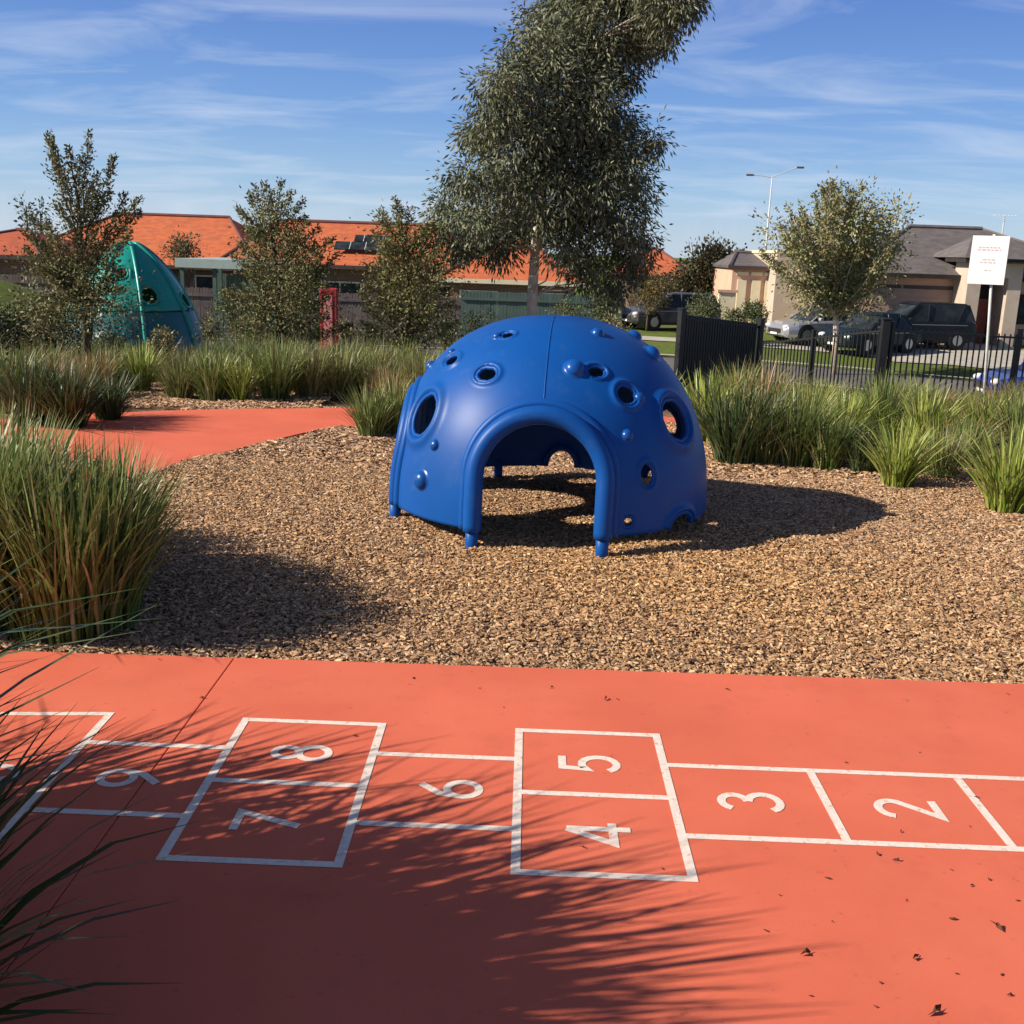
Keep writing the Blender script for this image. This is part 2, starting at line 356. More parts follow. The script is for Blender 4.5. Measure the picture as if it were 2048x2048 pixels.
# front path with the hopscotch
JX = -1.066
front = [(JX-.0016, 3.745), (JX-.0016, 1.0), (-1.35, .2), (-1.6, -3), (4.5, -3), (5.2, 3.83), (0, 3.765)]
fl = [(JX+.0, 0)]
p1 = slab('path', [(JX+.0016, 3.748), (JX+.0016, -3), (6, -3), (6, 3.84), (1.9, 3.79), (0, 3.762)], 0, .10, 'path'); props(p1, kind='structure')
left_edge = smoothline([(-1.25, -3), (-1.15, .6), (-1.12, 1.25), (-1.5, 1.9), (-2.2, 2.25), (-3.2, 2.6), (-4.6, 3.2), (-5.6, 4.4), (-5.9, 6), (-5.4, 7.6), (-4.3, 8.9), (-3.2, 9.62), (-2.2, 10.0), (-1.0, 10.3), (.6, 10.35), (2, 10.3)])
right_edge = smoothline([(2, 8.95), (.6, 9.05), (-.6, 9.2), (-1.56, 9.05), (-2.0, 8.3), (-2.35, 7.4), (-2.62, 6.75), (-3.1, 6.3), (-3.7, 5.9), (-4.0, 5.2), (-3.8, 4.4), (-3.2, 3.9), (-2.2, 3.745), (JX-.0016, 3.745)])
p2 = slab('path', left_edge + right_edge + [(JX-.0016, -3)], 0, .10, 'path'); props(p2, kind='structure')
jj = MB().box(JX-.0025, JX+.0025, -2.9, 3.74, -.09, -.006).build('path_joint', 'joint'); props(jj, kind='structure')
# hopscotch
A_, W_ = .45, .41
OX, OY = 1.0365*.45, 6.235*.45
court = empty('hopscotch_court', (OX, OY, .0010), 0, 'white painted hopscotch court numbered two to ten on the red path', 'hopscotch')
def grid_part(name, segs):
    mb = MB(); lw = .0125
    for (u0, v0, u1, v1) in segs:
        a = np.array([u0*A_, v0*W_]); b = np.array([u1*A_, v1*W_]); d = (b-a)/np.linalg.norm(b-a); s = np.array([-d[1], d[0]])*lw
        a = a - d*lw; b = b + d*lw
        q = [a-s, b-s, b+s, a+s]
        mb.add([(p[0], p[1], 0) for p in q]+[(p[0], p[1], .0006) for p in q], [(4, 5, 6, 7), (0, 1, 5, 4), (1, 2, 6, 5), (2, 3, 7, 6), (3, 0, 4, 7)])
    o = mb.build(name, 'paint', court); o.location.z = 0; return o
segs = [[(0, 1, 0, -1), (-1, 1, -1, -1)], [(-1, 1, 0, 1), (-1, -1, 0, -1)]]
def lines():
    e = .056                     # gap so butted lines never overlap in one plane
    wy = .0125*2/W_; wx = .0125*2/A_
    S = []
    for c in (-1, -3): S += [(c, 1, c, -1), (c+1, 1, c+1, -1), (c+wx, 1, c+1-wx, 1), (c+wx, -1, c+1-wx, -1), (c+wx, 0, c+1-wx, 0)]
    for a, b in ((0, 1), (1, 2), (2, 3), (-2, -1), (-4, -3)):
        S += [(a+wx, .5, b-wx, .5), (a+wx, -.5, b-wx, -.5)]
    for c in (1, 2, 3): S += [(c, .5, c, -.5)]
    S += [(-4, 1, -4, -1)]
    S += [(-4-wx, 1.0, -4.75, .93), (-4.75-wx, .9, -5.1, .45), (-5.1-wx*.2, .40, -5.1, -.4), (-4-wx, -1, -4.75, -.93), (-4.75-wx, -.9, -5.1, -.45)]
    return S
grid_part('grid_lines', lines())
def arc(cx, cy, rx, ry, a0, a1, n=12): return [(cx+rx*math.cos(math.radians(a0+(a1-a0)*i/n)), cy+ry*math.sin(math.radians(a0+(a1-a0)*i/n))) for i in range(n+1)]
DIG = {'0': [arc(.3, .5, .27, .47, 0, 360, 24)], '1': [[(.15, .8), (.35, 1), (.35, 0)]],
       '2': [arc(.3, .73, .26, .25, 170, -30, 12)+[(.04, .02), (.6, .02)]],
       '3': [arc(.28, .76, .24, .22, 160, -85, 12), arc(.28, .27, .28, .26, 85, -160, 12)],
       '4': [[(.62, .28), (.0, .28), (.42, 1)], [(.43, 1), (.43, 0)]],
       '5': [[(.56, .98), (.12, .98), (.07, .56)]+arc(.27, .33, .28, .31, 120, -150, 12)],
       '6': [arc(.3, .29, .26, .27, 0, 360, 20), [(.05, .33), (.12, .66), (.45, 1)]],
       '7': [[(.02, .98), (.58, .98), (.2, 0)]],
       '8': [arc(.3, .75, .21, .22, 0, 360, 18), arc(.3, .27, .26, .26, 0, 360, 20)],
       '9': [arc(.3, .71, .26, .27, 0, 360, 20), [(.55, .67), (.48, .34), (.15, 0)]]}
def numeral(txt, u, v, size=.175):
    mb = MB(); w = .0122; k = 0
    adv = .75*size; tw = adv*len(txt)-.15*size
    for ci, ch in enumerate(txt):
        for st in DIG[ch]:
            P = []
            for x, y in st:
                lx = ci*adv + x*size*.95 - tw/2; ly = (y-.5)*size
                P.append(np.array([-ly, lx]))             # top of the digit points to -x
            cl = np.linalg.norm(P[0]-P[-1]) < 1e-4
            n = len(P); off = []
            for i in range(n):
                if cl: t = P[(i+1) % (n-1)]-P[(i-1) % (n-1)]
                else:
                    t1 = P[i]-P[i-1] if i > 0 else P[1]-P[0]; t2 = P[i+1]-P[i] if i < n-1 else t1
                    t = t1/np.linalg.norm(t1)+t2/np.linalg.norm(t2)
                t = t/np.linalg.norm(t); s = np.array([-t[1], t[0]])
                m = 1.0
                if not cl and 0 < i < n-1:
                    t1 = (P[i]-P[i-1]); t1 /= np.linalg.norm(t1); m = 1/max(.45, abs(np.dot(t, t1)))
                off.append(s*w*m)
            zz = .0004 + .0002*(k % 3); k += 1
            vs = []
            for p, s in zip(P, off): vs += [(*(p-s), zz), (*(p+s), zz)]
            mb.add(vs, [(2*i, 2*i+1, 2*i+3, 2*i+2) for i in range(n-1)])
    o = mb.build('numeral', 'paint', court); o.location = (u, v, 0)
    o['label'] = 'white painted number '+txt
for t, px, py in (('2', 1712, 1526), ('3', 1415, 1512), ('4', 1130, 1572), ('5', 1112, 1440), ('6', 850, 1488), ('7', 506, 1550), ('8', 568, 1420), ('9', 245, 1468), ('10', -42, 1478)):
    g = gp(px, py); numeral(t, g[0]-OX, g[1]-OY)
# bark chips over the play area
def in_poly(x, y, poly):
    poly = np.array(poly); ins = np.zeros(len(x), bool); j = len(poly)-1
    for i in range(len(poly)):
        xi, yi = poly[i]; xj, yj = poly[j]
        c = ((yi > y) != (yj > y)) & (x < (xj-xi)*(y-yi)/(yj-yi+1e-12)+xi); ins ^= c; j = i
    return ins
ring = left_edge + right_edge + [(JX-.0016, -3)]
def chips(n, x0, x1, y0, y1, size, seed):
    r = np.random.default_rng(seed); x = r.uniform(x0, x1, n); y = r.uniform(y0, y1, n)
    keep = ~in_poly(x, y, ring) & (y > 3.775+.02*x) | (r.uniform(0, 1, n) < .0012*np.exp(-(3.775-y)*9)*8) & (y > 3.4) & (x > -.4)
    x = x[keep]; y = y[keep]; n = len(x)
    und = .014*np.sin(x*2.3+1)*np.sin(y*1.9)+.008*np.sin(x*7+y*5)
    edge = np.clip((y-3.78)/.5, 0, 1)
    z = terrain(x, y) - .026 + edge*(und + .014) + r.uniform(0, .012, n)
    a = r.uniform(0, 2*PI, n); L = size*(.5+1.0*r.uniform(0, 1, n)**1.3+1.3*r.uniform(0, 1, n)**9); W = np.minimum(L*r.uniform(.2, .7, n), size*.8)
    d = np.stack([np.cos(a), np.sin(a), r.normal(0, .28, n)], 1); d /= np.linalg.norm(d, axis=1, keepdims=True)
    s = np.stack([-np.sin(a), np.cos(a), r.normal(0, .35, n)], 1); s -= d*(d*s).sum(1)[:, None]; s /= np.linalg.norm(s, axis=1, keepdims=True)
    up = np.cross(d, s); c = np.stack([x, y, z], 1); L = L[:, None]; W = W[:, None]; T = W*.28
    V = np.stack([c-d*L/2-s*W*.35, c-s*W/2+0*up, c+d*L/2-s*W*.3, c-d*L/2+up*T+s*W*.05, c+up*T*1.5, c+d*L/2+up*T*.7, c-d*L/2+s*W*.4-up*T, c+s*W/2-up*T, c+d*L/2+s*W*.3-up*T], 1).reshape(-1, 3)
    V[:, 2] = V[:, 2]
    q = np.array([[0, 1, 4, 3], [1, 2, 5, 4], [3, 4, 7, 6], [4, 5, 8, 7]])
    Q = (np.arange(n)[:, None, None]*9 + q[None]).reshape(-1, 4)
    pal = np.array([(.47, .285, .16), (.58, .385, .24), (.36, .215, .125), (.21, .125, .08), (.64, .47, .32), (.42, .29, .21)])
    pc = pal[r.choice(6, n, p=[.28, .2, .2, .12, .08, .12])]*r.uniform(.8, 1.2, (n, 1))
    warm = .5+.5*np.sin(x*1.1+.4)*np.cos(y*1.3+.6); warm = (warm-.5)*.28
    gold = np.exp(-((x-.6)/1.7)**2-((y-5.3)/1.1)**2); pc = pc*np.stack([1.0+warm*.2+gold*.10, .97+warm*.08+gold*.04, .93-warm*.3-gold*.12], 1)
    return V, Q, np.repeat(pc, 9, axis=0)
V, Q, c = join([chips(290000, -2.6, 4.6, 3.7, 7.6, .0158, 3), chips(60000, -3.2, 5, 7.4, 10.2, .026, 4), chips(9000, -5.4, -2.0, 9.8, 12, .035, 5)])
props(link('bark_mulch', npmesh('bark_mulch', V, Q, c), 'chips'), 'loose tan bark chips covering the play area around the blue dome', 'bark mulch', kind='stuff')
# ================================================================= BLUE DOME
def dome_shape(a, h, z0, n):
    def f(phi, s):
        r = a*max(math.cos(s), 0)**(2/n); z = z0+(h-z0)*max(math.sin(s), 0)**(2/n)
        return Vector((r*math.cos(phi), r*math.sin(phi), z))
    return f
DC = np.array([.150, 6.33]); DA, DH, DZ, DN = .955, 1.165, .075, 2.25
DRZ = -.075
df = dome_shape(DA, DH, DZ, DN)
def hit_dome(px, py):                 # where on the shell a feature sits, as phi, s
    d = ray(px, py); d = d/np.linalg.norm(d); t = 3.
    while t < 9:
        p = EYEP + d*t; x, y = p[0]-DC[0], p[1]-DC[1]; r = math.hypot(x, y)/DA; z = max(0, (p[2]-DZ)/(DH-DZ))
        if r**DN + z**DN < 1: break
        t += .004
    c, s_ = math.cos(-DRZ), math.sin(-DRZ); x, y = x*c-y*s_, x*s_+y*c
    return math.atan2(y, x), math.asin(min(1, z**(DN/2)))
def frame(f, phi, s):
    p = f(phi, s); e = 1e-3
    u = (f(phi+e, s)-p); u = u.normalized() if u.length > 1e-9 else Vector((-math.sin(phi), math.cos(phi), 0))
    s = max(s, .012); v = (f(phi, min(s+e, PI/2-1e-4))-f(phi, s-e)).normalized(); nrm = u.cross(v).normalized()
    if nrm.dot(Vector((math.cos(phi)*math.cos(s), math.sin(phi)*math.cos(s), math.sin(s)))) < 0: nrm = -nrm
    return p, u, v, nrm
def crop(x, y): return ((700+x/2.415)/K, (580+y/2.415)/K)
def project_to(f, phi, s, du, dv):    # walk a tangent offset back on to the shell
    p, u, v, nrm = frame(f, phi, s); q = p + u*du + v*dv
    ph = math.atan2(q.y, q.x)
    best = min((abs((q - f(ph, ss)).length), ss) for ss in [max(0, min(PI/2, s + k*.01)) for k in range(-45, 46)])
    return f(ph, best[1]), ph, best[1]
holes = []
for cx, cy, ru, rv in ((662, 405, .062, .050), (355, 600, .11, .125), (492, 338, .06, .045), (1335, 505, .062, .062), (1575, 625, .125, .12), (1435, 895, .045, .062), (1345, 1120, .032, .032), (1190, 392, .05, .04), (762, 215, .042, .034)):
    ph, s = hit_dome(*crop(cx, cy)); holes.append((ph, s, ru, rv))
for ph, s, ru, rv in ((1.2, .55, .07, .07), (2.0, .75, .09, .08), (.35, .9, .07, .06), (2.48, .5, .13, .13), (.6, .35, .09, .09), (2.35, .16, .05, .05)):
    holes.append((ph, s, ru, rv))
halfcuts = [(5.66, .0, .11, .075), (1.53, 0, .10, .12), (.75, 0, .11, .09)]   # scallops in the lower rim
AR, AZ = .328, .355                   # front arch: half width, spring height
ARCHES = (-PI/2, PI+.06)              # front doorway and left doorway
def arch_loc(p):
    best = None
    for ph in ARCHES:
        n_ = (math.cos(ph), math.sin(ph)); t_ = (-n_[1], n_[0]); out = p.x*n_[0]+p.y*n_[1]
        if out <= 0: continue
        lx = p.x*t_[0]+p.y*t_[1]
        d = (abs(lx)-AR) if p.z < AZ else (math.hypot(lx, p.z-AZ)-AR)
        if best is None or d < best[0]: best = (d, ph, lx)
    return best
def arch_d(p):
    b = arch_loc(p); return b[0] if b else 1
def dome_shell(f, holes, halfcuts, arch, NP=600, NS=190, thick=.022, s_top=PI/2, s_bot=0, bumps=()):
    bm = bmesh.new(); rows = []
    fr = [(frame(f, h[0], h[1]), h) for h in list(holes)+list(halfcuts)]
    fb = [(frame(f, b[0], b[1]), b) for b in bumps]
    for j in range(NS):
        s = s_bot + (s_top-s_bot)*(j/(NS-1))**1.0; s = min(s, PI/2-.02)
        row = []
        for i in range(NP):
            p = f(2*PI*i/NP, s); row.append(bm.verts.new(p))
        rows.append(row)
    def dead(p):
        if arch and arch_d(p) < 0: return True
        for (c, u, v, nn), h in fr:
            d = p-c
            if abs(d.dot(nn)) < .12 and (d.dot(u)/h[2])**2+(d.dot(v)/h[3])**2 < 1: return True
        return False
    dl = [[dead(v.co) for v in r] for r in rows]
    for j in range(NS-1):
        for i in range(NP):
            k = (i+1) % NP
            if dl[j][i] or dl[j][k] or dl[j+1][i] or dl[j+1][k]: continue
            bm.faces.new((rows[j][i], rows[j][k], rows[j+1][k], rows[j+1][i]))
    if s_top > PI/2-.01:
        bm.faces.new([v for v in rows[-1]])
    # pull the ragged cut edges exactly on to the outline of each opening
    bmesh.ops.delete(bm, geom=[v for v in bm.verts if not v.link_faces], context='VERTS')
    for v in bm.verts:
        if not v.is_boundary: continue
        done = False
        for (c, u, w, nn), h in fr:
            d = v.co-c
            if abs(d.dot(nn)) < .12:
                a, b = d.dot(u)/h[2], d.dot(w)/h[3]; q = math.hypot(a, b)
                if .9 < q < 1.6: v.co -= u*(a*h[2]*(1-1/q)) + w*(b*h[3]*(1-1/q)); done = True; break
        if not done and arch:
            L_ = arch_loc(v.co)
            if L_ and 0 <= L_[0] < .03:
                tt = Vector((-math.sin(L_[1]), math.cos(L_[1]), 0))
                if v.co.z < AZ: v.co -= tt*(L_[0] if L_[2] > 0 else -L_[0])
    # flare around the holes
    for v in list(bm.verts):
        if True:
            p0 = v.co.copy(); off = Vector()
            for (c, u, w, nn), h in fr:
                d = p0-c
                if abs(d.dot(nn)) < .12:
                    q = math.sqrt((d.dot(u)/h[2])**2+(d.dot(w)/h[3])**2)
                    if q < 1.8: k_ = min(1, h[2]/.10); off += nn*(.020*k_*math.exp(-((q-1.3)/.25)**2) - .016*k_*math.exp(-((q-1)/.15)**2))
            v.co += off
    me = bpy.data.meshes.new('shell'); bm.to_mesh(me); bm.free(); return me
def add_thick(o, t):
    m = o.modifiers.new('thick', 'SOLIDIFY'); m.thickness = t; m.offset = -1
dome = empty('climbing_dome', (DC[0], DC[1], 0), DRZ, 'blue moulded plastic climbing dome with arched doorway on the bark chips', 'play dome')
sh = link('shell', dome_shell(df, holes, halfcuts, True), 'blue', dome, smooth=True); add_thick(sh, .022)
def rim_tube(f, h, rad, push=0.004, half=False):
    pts = []
    N = 40
    for k in range(N):
        a = 2*PI*k/N; q, ph, ss = project_to(f, h[0], h[1], h[2]*1.03*math.cos(a), h[3]*1.03*math.sin(a))
        nn = frame(f, ph, max(ss, 1e-3))[3]; pts.append(q - nn*.012 + nn*push)
    return pts
for h in holes:
    MB().tube(rim_tube(df, h, .012), .0125 if h[2] > .05 else .008, 10, closed=True).build('hole_rim', 'blue', dome, smooth=True)
for h in halfcuts:
    pts = []
    for k in range(19):
        a = PI*k/18; q, ph, ss = project_to(df, h[0], .0, h[2]*1.03*math.cos(a), 0)
        p, u, v, nn = frame(df, h[0], .001); z = DZ + h[3]*1.03*math.sin(a)
        s2 = math.asin(min(1, ((z-DZ)/(DH-DZ))**(DN/2))); pts.append(df(ph, s2))
    MB().tube(pts, .013, 8).build('rim_scallop', 'blue', dome, smooth=True)
# arch frame following the shell, with its two feet
def arch_pts(R, n=48, push=.02, zb=DZ):
    pts = []
    def onshell(x, z):
        zz = max(0, (z-DZ)/(DH-DZ)); r = DA*(max(0, 1-zz**DN))**(1/DN); return Vector((x, -math.sqrt(max(0, r*r-x*x))-push, z))
    for i in range(9): pts.append(onshell(-R, zb+(AZ-zb)*i/9))
    for i in range(n+1): a = PI-PI*i/n; pts.append(onshell(R*math.cos(a), AZ+R*math.sin(a)))
    for i in range(9): pts.append(onshell(R, AZ-(AZ-zb)*(i+1)/9))
    return pts
def turn(pts, ph): 
    m_ = Matrix.Rotation(ph+PI/2, 3, 'Z'); return [m_ @ q for q in pts]
for aph in ARCHES:
  ap = turn(arch_pts(.346, push=.018), aph)
  if aph > 0: ap = turn(arch_pts(.344, push=-.006), aph)
  MB().tube(ap, .050 if aph < 0 else .038, 16).build('arch_frame', 'blue', dome, smooth=True)
  # softer outer fillet so that the frame grows out of the shell
  MB().tube(turn(arch_pts(.396, push=-.010), aph), .030, 12).build('arch_flange', 'blue', dome, smooth=True)
  for sx in (-1, 1):
    b = ap[0] if sx < 0 else ap[-1]
    ft = MB().tube([(b.x, b.y, b.z+.02), (b.x, b.y, .0), (b.x, b.y, -.05)], [.036, .034, .034], 14).build('foot', 'blue', dome, smooth=True)
for ph in (.2, 1.15, 2.0):
    b = df(ph, 0); MB().tube([(b.x*.985, b.y*.985, .12), (b.x*.985, b.y*.985, -.05)], .03, 12).build('foot', 'blue', dome, smooth=True)
# seams between the moulded quarters
for ph in (-PI/2, 0.12, PI/2):
    pts = []; 
    for k in range(40):
        s = .001+(PI/2-.03)*k/39; p, u, v, nn = frame(df, ph, s)
        if ph < 0 and p.z < AZ+.375+.0: continue
        if any(((p-frame(df, h[0], h[1])[0]).length < max(h[2], h[3])*1.2) for h in holes+halfcuts): 
            if len(pts) > 2: MB().tube(pts, .0035, 6).build('seam', 'blue', dome, smooth=True)
            pts = []; continue
        pts.append(p+nn*.0005)
    if len(pts) > 2: MB().tube(pts, .0035, 6).build('seam', 'blue', dome, smooth=True)
# hand grips
def knob(ph, s, r, hgt=.8):
    p, u, v, nn = frame(df, ph, s); n = 20; m = 9; vs = []; fs = []
    prof = [(1.38, -.10), (1.2, .02), (1.05, .10), (.98, .28), (.92, .46), (.80, .64), (.60, .82), (.32, .95), (.0, 1.0)]
    for k, (rr, hh) in enumerate(prof):
        for i in range(n):
            a = 2*PI*i/n; vs.append(p + (u*math.cos(a)+v*math.sin(a))*r*rr + nn*r*hgt*hh)
    for k in range(len(prof)-1):
        for i in range(n): fs.append((k*n+i, k*n+(i+1) % n, (k+1)*n+(i+1) % n, (k+1)*n+i))
    MB().add(vs, fs).build('grip_knob', 'knobblue', dome, smooth=True)
for cx, cy, r, hg in ((410, 748, .026, .9), (345, 918, .044, .85), (712, 225, .022, 1.), (1195, 210, .030, 1), (1085, 380, .046, .95), (1340, 702, .026, .9), (1398, 520, .026, .9), (492, 300, .02, .9)):
    knob(*hit_dome(*crop(cx, cy)), r*1.14, hg*.9)
for ph, s, r in ((.9, .6, .04), (1.6, .9, .04), (2.4, .5, .04), (-.25, .95, .05), (.1, 1.1, .045), (3.3, .75, .035), (1.3, .25, .04)):
    knob(ph, s, r)
# ================================================================= TREES
GUM = [(.13, .15, .08), (.18, .20, .11), (.10, .12, .07), (.26, .265, .17), (.16, .15, .085)]
def tree(name, base, trunk_pts, trunk_r, blobs, dens, ln, wd, pal, label, cat, bark='bark', group=None, hang=.6, clump=26, csize=.1, twigs=None, limb_r=.02, per_m=200, tw_ln=None, spread=.05):
    t = empty(name, base, 0, label, cat, group); B = Vector(base)
    mb = MB(); mb.tube([Vector(p)-B for p in trunk_pts], trunk_r, 10)
    mb.build('trunk', bark, t, smooth=True)
    lb = MB(); TP = [Vector(p) for p in trunk_pts]
    for c, r in blobs:
        c = Vector(c); cand = [p for p in TP if p.z < c.z+.05] or [TP[0]]
        s = min(cand, key=lambda p: (p-c).length + .3*abs(p.z-c.z+.3)); pts = wob(s, c, 5, .06)
        lb.tube([p-B for p in pts], list(np.linspace(limb_r, limb_r*.3, 6)), 5)
        for _ in range(4):
            d = Vector((rnd.gauss(0, 1), rnd.gauss(0, 1), rnd.gauss(0, 1))).normalized()*r*.8
            lb.tube([p-B for p in wob(c.lerp(s, .25), c+d, 3, .06)], list(np.linspace(limb_r*.35, limb_r*.12, 4)), 4)
    for a, b in (twigs or []):
        lb.tube([p-B for p in wob(a, b, 4, .03)], list(np.linspace(limb_r*.8, limb_r*.15, 5)), 4)
    lb.build('limb', bark, t, smooth=True)
    parts = []
    if blobs: parts.append(blob_leaves(blobs, dens, ln, wd, pal, hang, clump, csize))
    if twigs: parts.append(twig_leaves(twigs, per_m, tw_ln or ln, wd, pal, spread))
    V, Q, c = join(parts); V = V - np.array(base)
    link('crown', npmesh('crown', V, Q, c), 'leaf', t)
    return t
def vb(lst, Y, depth, seed=1):
    r = random.Random(seed); out = []
    for x, y, rv in lst:
        dy = r.uniform(-depth, depth); c = at(x, y, Y+dy); out.append((c, rv*K*(Y)/F))
    return out
Y0 = 14.2
gum_bl = [(1180, -330, 90), (1240, -250, 110), (1120, -220, 100), (1150, -120, 125), (1230, -80, 110), (1085, -50, 95), (1262, -10, 60), (1300, -5, 30), (1050, 45, 75), (1140, 30, 95), (1215, 50, 65), (1268, 8, 42), (1250, 80, 30),
          (1005, 110, 62), (1085, 120, 85), (1165, 125, 52), (950, 180, 60), (1020, 200, 85), (1105, 205, 80), (1155, 228, 45), (912, 250, 44), (980, 285, 85), (1080, 290, 90), (1165, 290, 55), (1222, 272, 26), (1240, 265, 20),
          (885, 335, 40), (950, 380, 82), (1050, 370, 85), (1145, 370, 80), (1205, 345, 34), (845, 400, 40), (900, 430, 60), (1000, 425, 52), (1100, 440, 62), (1180, 440, 48), (1215, 452, 24), (858, 455, 32), (1105, 500, 42), (1165, 520, 48), (1205, 500, 30), (940, 470, 34), (830, 440, 22), (1060, 480, 28)]
gum_b = vb(gum_bl, Y0, .75, 5)
tb = gy(1002, 640); tb = at(1001, 655, Y0); tb[2] = tz(tb[0], tb[1])
tr_pts = [tb, at(1004, 560, Y0), at(1010, 470, Y0), at(1018, 400, Y0+.05), at(1035, 310, Y0), at(1062, 210, Y0-.1), at(1098, 100, Y0), at(1135, -20, Y0+.1), at(1180, -180, Y0), at(1200, -300, Y0)]
tree('gum_tree', tuple(tb), tr_pts, [.075, .068, .062, .055, .05, .043, .036, .03, .02, .01], gum_b, 250, .095, .024, GUM, 'tall grey-green gum tree with pale slender trunk leaning over the blue dome', 'gum tree', 'palebark', hang=1.3, clump=46, csize=.085, limb_r=.014)
BOT = [(.15, .165, .06), (.20, .195, .08), (.11, .135, .05), (.25, .225, .10), (.18, .13, .07)]
def vt(lst, Y, depth, seed=3):
    r = random.Random(seed); out = []
    for x0, y0, x1, y1 in lst:
        a = at(x0, y0, Y+r.uniform(-.1, .1)); b = at(x1, y1, Y+r.uniform(-depth, depth)); out.append((a, b))
    return out
# sparse tree left
Y1 = 12.2
b1 = at(165, 655, Y1); b1[2] = tz(b1[0], b1[1])
tw1 = [(150, 470, 92, 255), (150, 460, 168, 252), (150, 430, 105, 300), (155, 400, 185, 330), (160, 470, 215, 300), (165, 480, 262, 378), (160, 470, 105, 385), (150, 500, 52, 405), (170, 500, 262, 400), (150, 380, 130, 280), (160, 440, 205, 365), (170, 520, 235, 370), (140, 520, 88, 420), (150, 350, 150, 300), (160, 420, 180, 360), (170, 530, 245, 440), (130, 560, 50, 470), (120, 350, 95, 270)]
tw1 += [(150+rnd.uniform(-30, 30), 560, 150+rnd.uniform(-105, 90), rnd.uniform(430, 600)) for _ in range(22)]
tree('sparse_tree', tuple(b1), [b1, at(160, 580, Y1), at(152, 480, Y1), at(150, 400, Y1), at(140, 330, Y1)], [.05, .04, .03, .02, .01], vb([(110, 490, 42), (165, 530, 50), (85, 550, 46), (195, 590, 52), (120, 610, 60), (60, 500, 30), (175, 450, 28), (235, 560, 34), (230, 620, 40), (70, 610, 36)], Y1, .6, 2), 200, .052, .022, BOT, 'ragged sparse tree with upright twigs beside the teal play shell', 'small tree', twigs=vt(tw1, Y1, .35, 4), limb_r=.014, per_m=430, tw_ln=.055, spread=.065, hang=0, clump=30, csize=.12)
# conifer-like tree second
Y2 = 13.8
b2 = at(530, 650, Y2); b2[2] = tz(b2[0], b2[1])
tw2 = [(515, 460, 470, 365), (515, 450, 498, 348), (518, 450, 530, 346), (518, 460, 572, 378), (512, 470, 448, 392), (512, 430, 512, 360), (520, 440, 550, 362), (510, 450, 480, 352), (530, 500, 600, 430), (530, 520, 628, 452), (535, 560, 640, 480)]
tw2 += [(520+rnd.uniform(-15, 15), yy+40, 520+sg*rnd.uniform(40, 45+(yy-380)*.42), yy+rnd.uniform(-25, 15)) for yy in range(420, 640, 14) for sg in (-1, 1)]
tree('conical_tree', tuple(b2), [b2, at(526, 580, Y2), at(520, 500, Y2), at(515, 430, Y2), at(513, 375, Y2)], [.055, .045, .035, .02, .01], vb([(512, 425, 30), (500, 480, 44), (545, 500, 46), (505, 550, 52), (565, 560, 54), (480, 600, 46), (600, 500, 34), (585, 610, 44), (530, 620, 50), (620, 550, 26)], Y2, .6, 8), 260, .048, .021, BOT, 'conical olive tree with spiky top in front of the red roofed house', 'small tree', twigs=vt(tw2, Y2, .5, 6), limb_r=.013, per_m=430, tw_ln=.055, spread=.07, hang=0, clump=30, csize=.12)
Y3 = 13.6
b3 = at(775, 640, Y3); b3[2] = tz(b3[0], b3[1])
tw3 = [(755, 450, 745, 376), (752, 460, 718, 398), (760, 460, 775, 395), (765, 480, 815, 420), (750, 480, 705, 440), (760, 440, 752, 385)]
tw3 += [(768+rnd.uniform(-15, 15), yy+40, 768+sg*rnd.uniform(35, 45+(yy-400)*.32), yy+rnd.uniform(-25, 15)) for yy in range(430, 630, 14) for sg in (-1, 1)]
BOT3 = [(.19, .19, .065), (.24, .215, .085), (.14, .15, .055), (.2, .16, .08)]
tree('bushy_tree', tuple(b3), [b3, at(772, 570, Y3), at(765, 500, Y3), at(758, 430, Y3)], [.055, .045, .03, .012], vb([(755, 430, 30), (745, 480, 40), (790, 490, 42), (760, 540, 50), (815, 540, 44), (735, 580, 36), (790, 595, 50), (840, 590, 34), (800, 450, 30), (850, 500, 30), (725, 520, 34)], Y3, .6, 12), 240, .048, .021, BOT3, 'bushy olive tree between the red panel and the tall gum tree', 'small tree', twigs=vt(tw3, Y3, .5, 9), limb_r=.013, per_m=430, tw_ln=.055, spread=.07, hang=0, clump=30, csize=.12)
# autumn street tree right
Y4 = 33.
b4 = at(1577, 668, Y4); b4[2] = tz(b4[0], b4[1])
AUT = [(.25, .25, .09), (.31, .28, .11), (.20, .22, .09), (.34, .26, .12), (.30, .30, .18)]
tw4 = [(1577, 600, 1577+math.sin(a)*rnd.uniform(100, 160), 545-math.cos(a)*rnd.uniform(120, 205)) for a in np.linspace(-1.15, 1.15, 46)]
tree('street_tree', tuple(b4), [b4, at(1577, 640, Y4), at(1577, 590, Y4), at(1578, 540, Y4), at(1580, 450, Y4)], [.1, .085, .08, .06, .02], vb([(1560, 400, 34), (1610, 390, 36), (1520, 440, 34), (1640, 430, 34), (1475, 440, 22), (1500, 490, 30), (1560, 480, 44), (1620, 490, 42), (1700, 400, 22), (1685, 440, 24), (1670, 490, 30), (1530, 535, 36), (1600, 550, 44), (1655, 550, 28), (1452, 425, 13), (1520, 575, 18), (1630, 590, 20)], Y4, 1.3, 15), 115, .13, .06, AUT, 'yellowing autumn street tree with pale trunk before the grey roofed house', 'street tree', 'palebark', twigs=vt(tw4, Y4, 1.6, 10), limb_r=.035, per_m=110, tw_ln=.13, spread=.16, hang=0, clump=14, csize=.22)
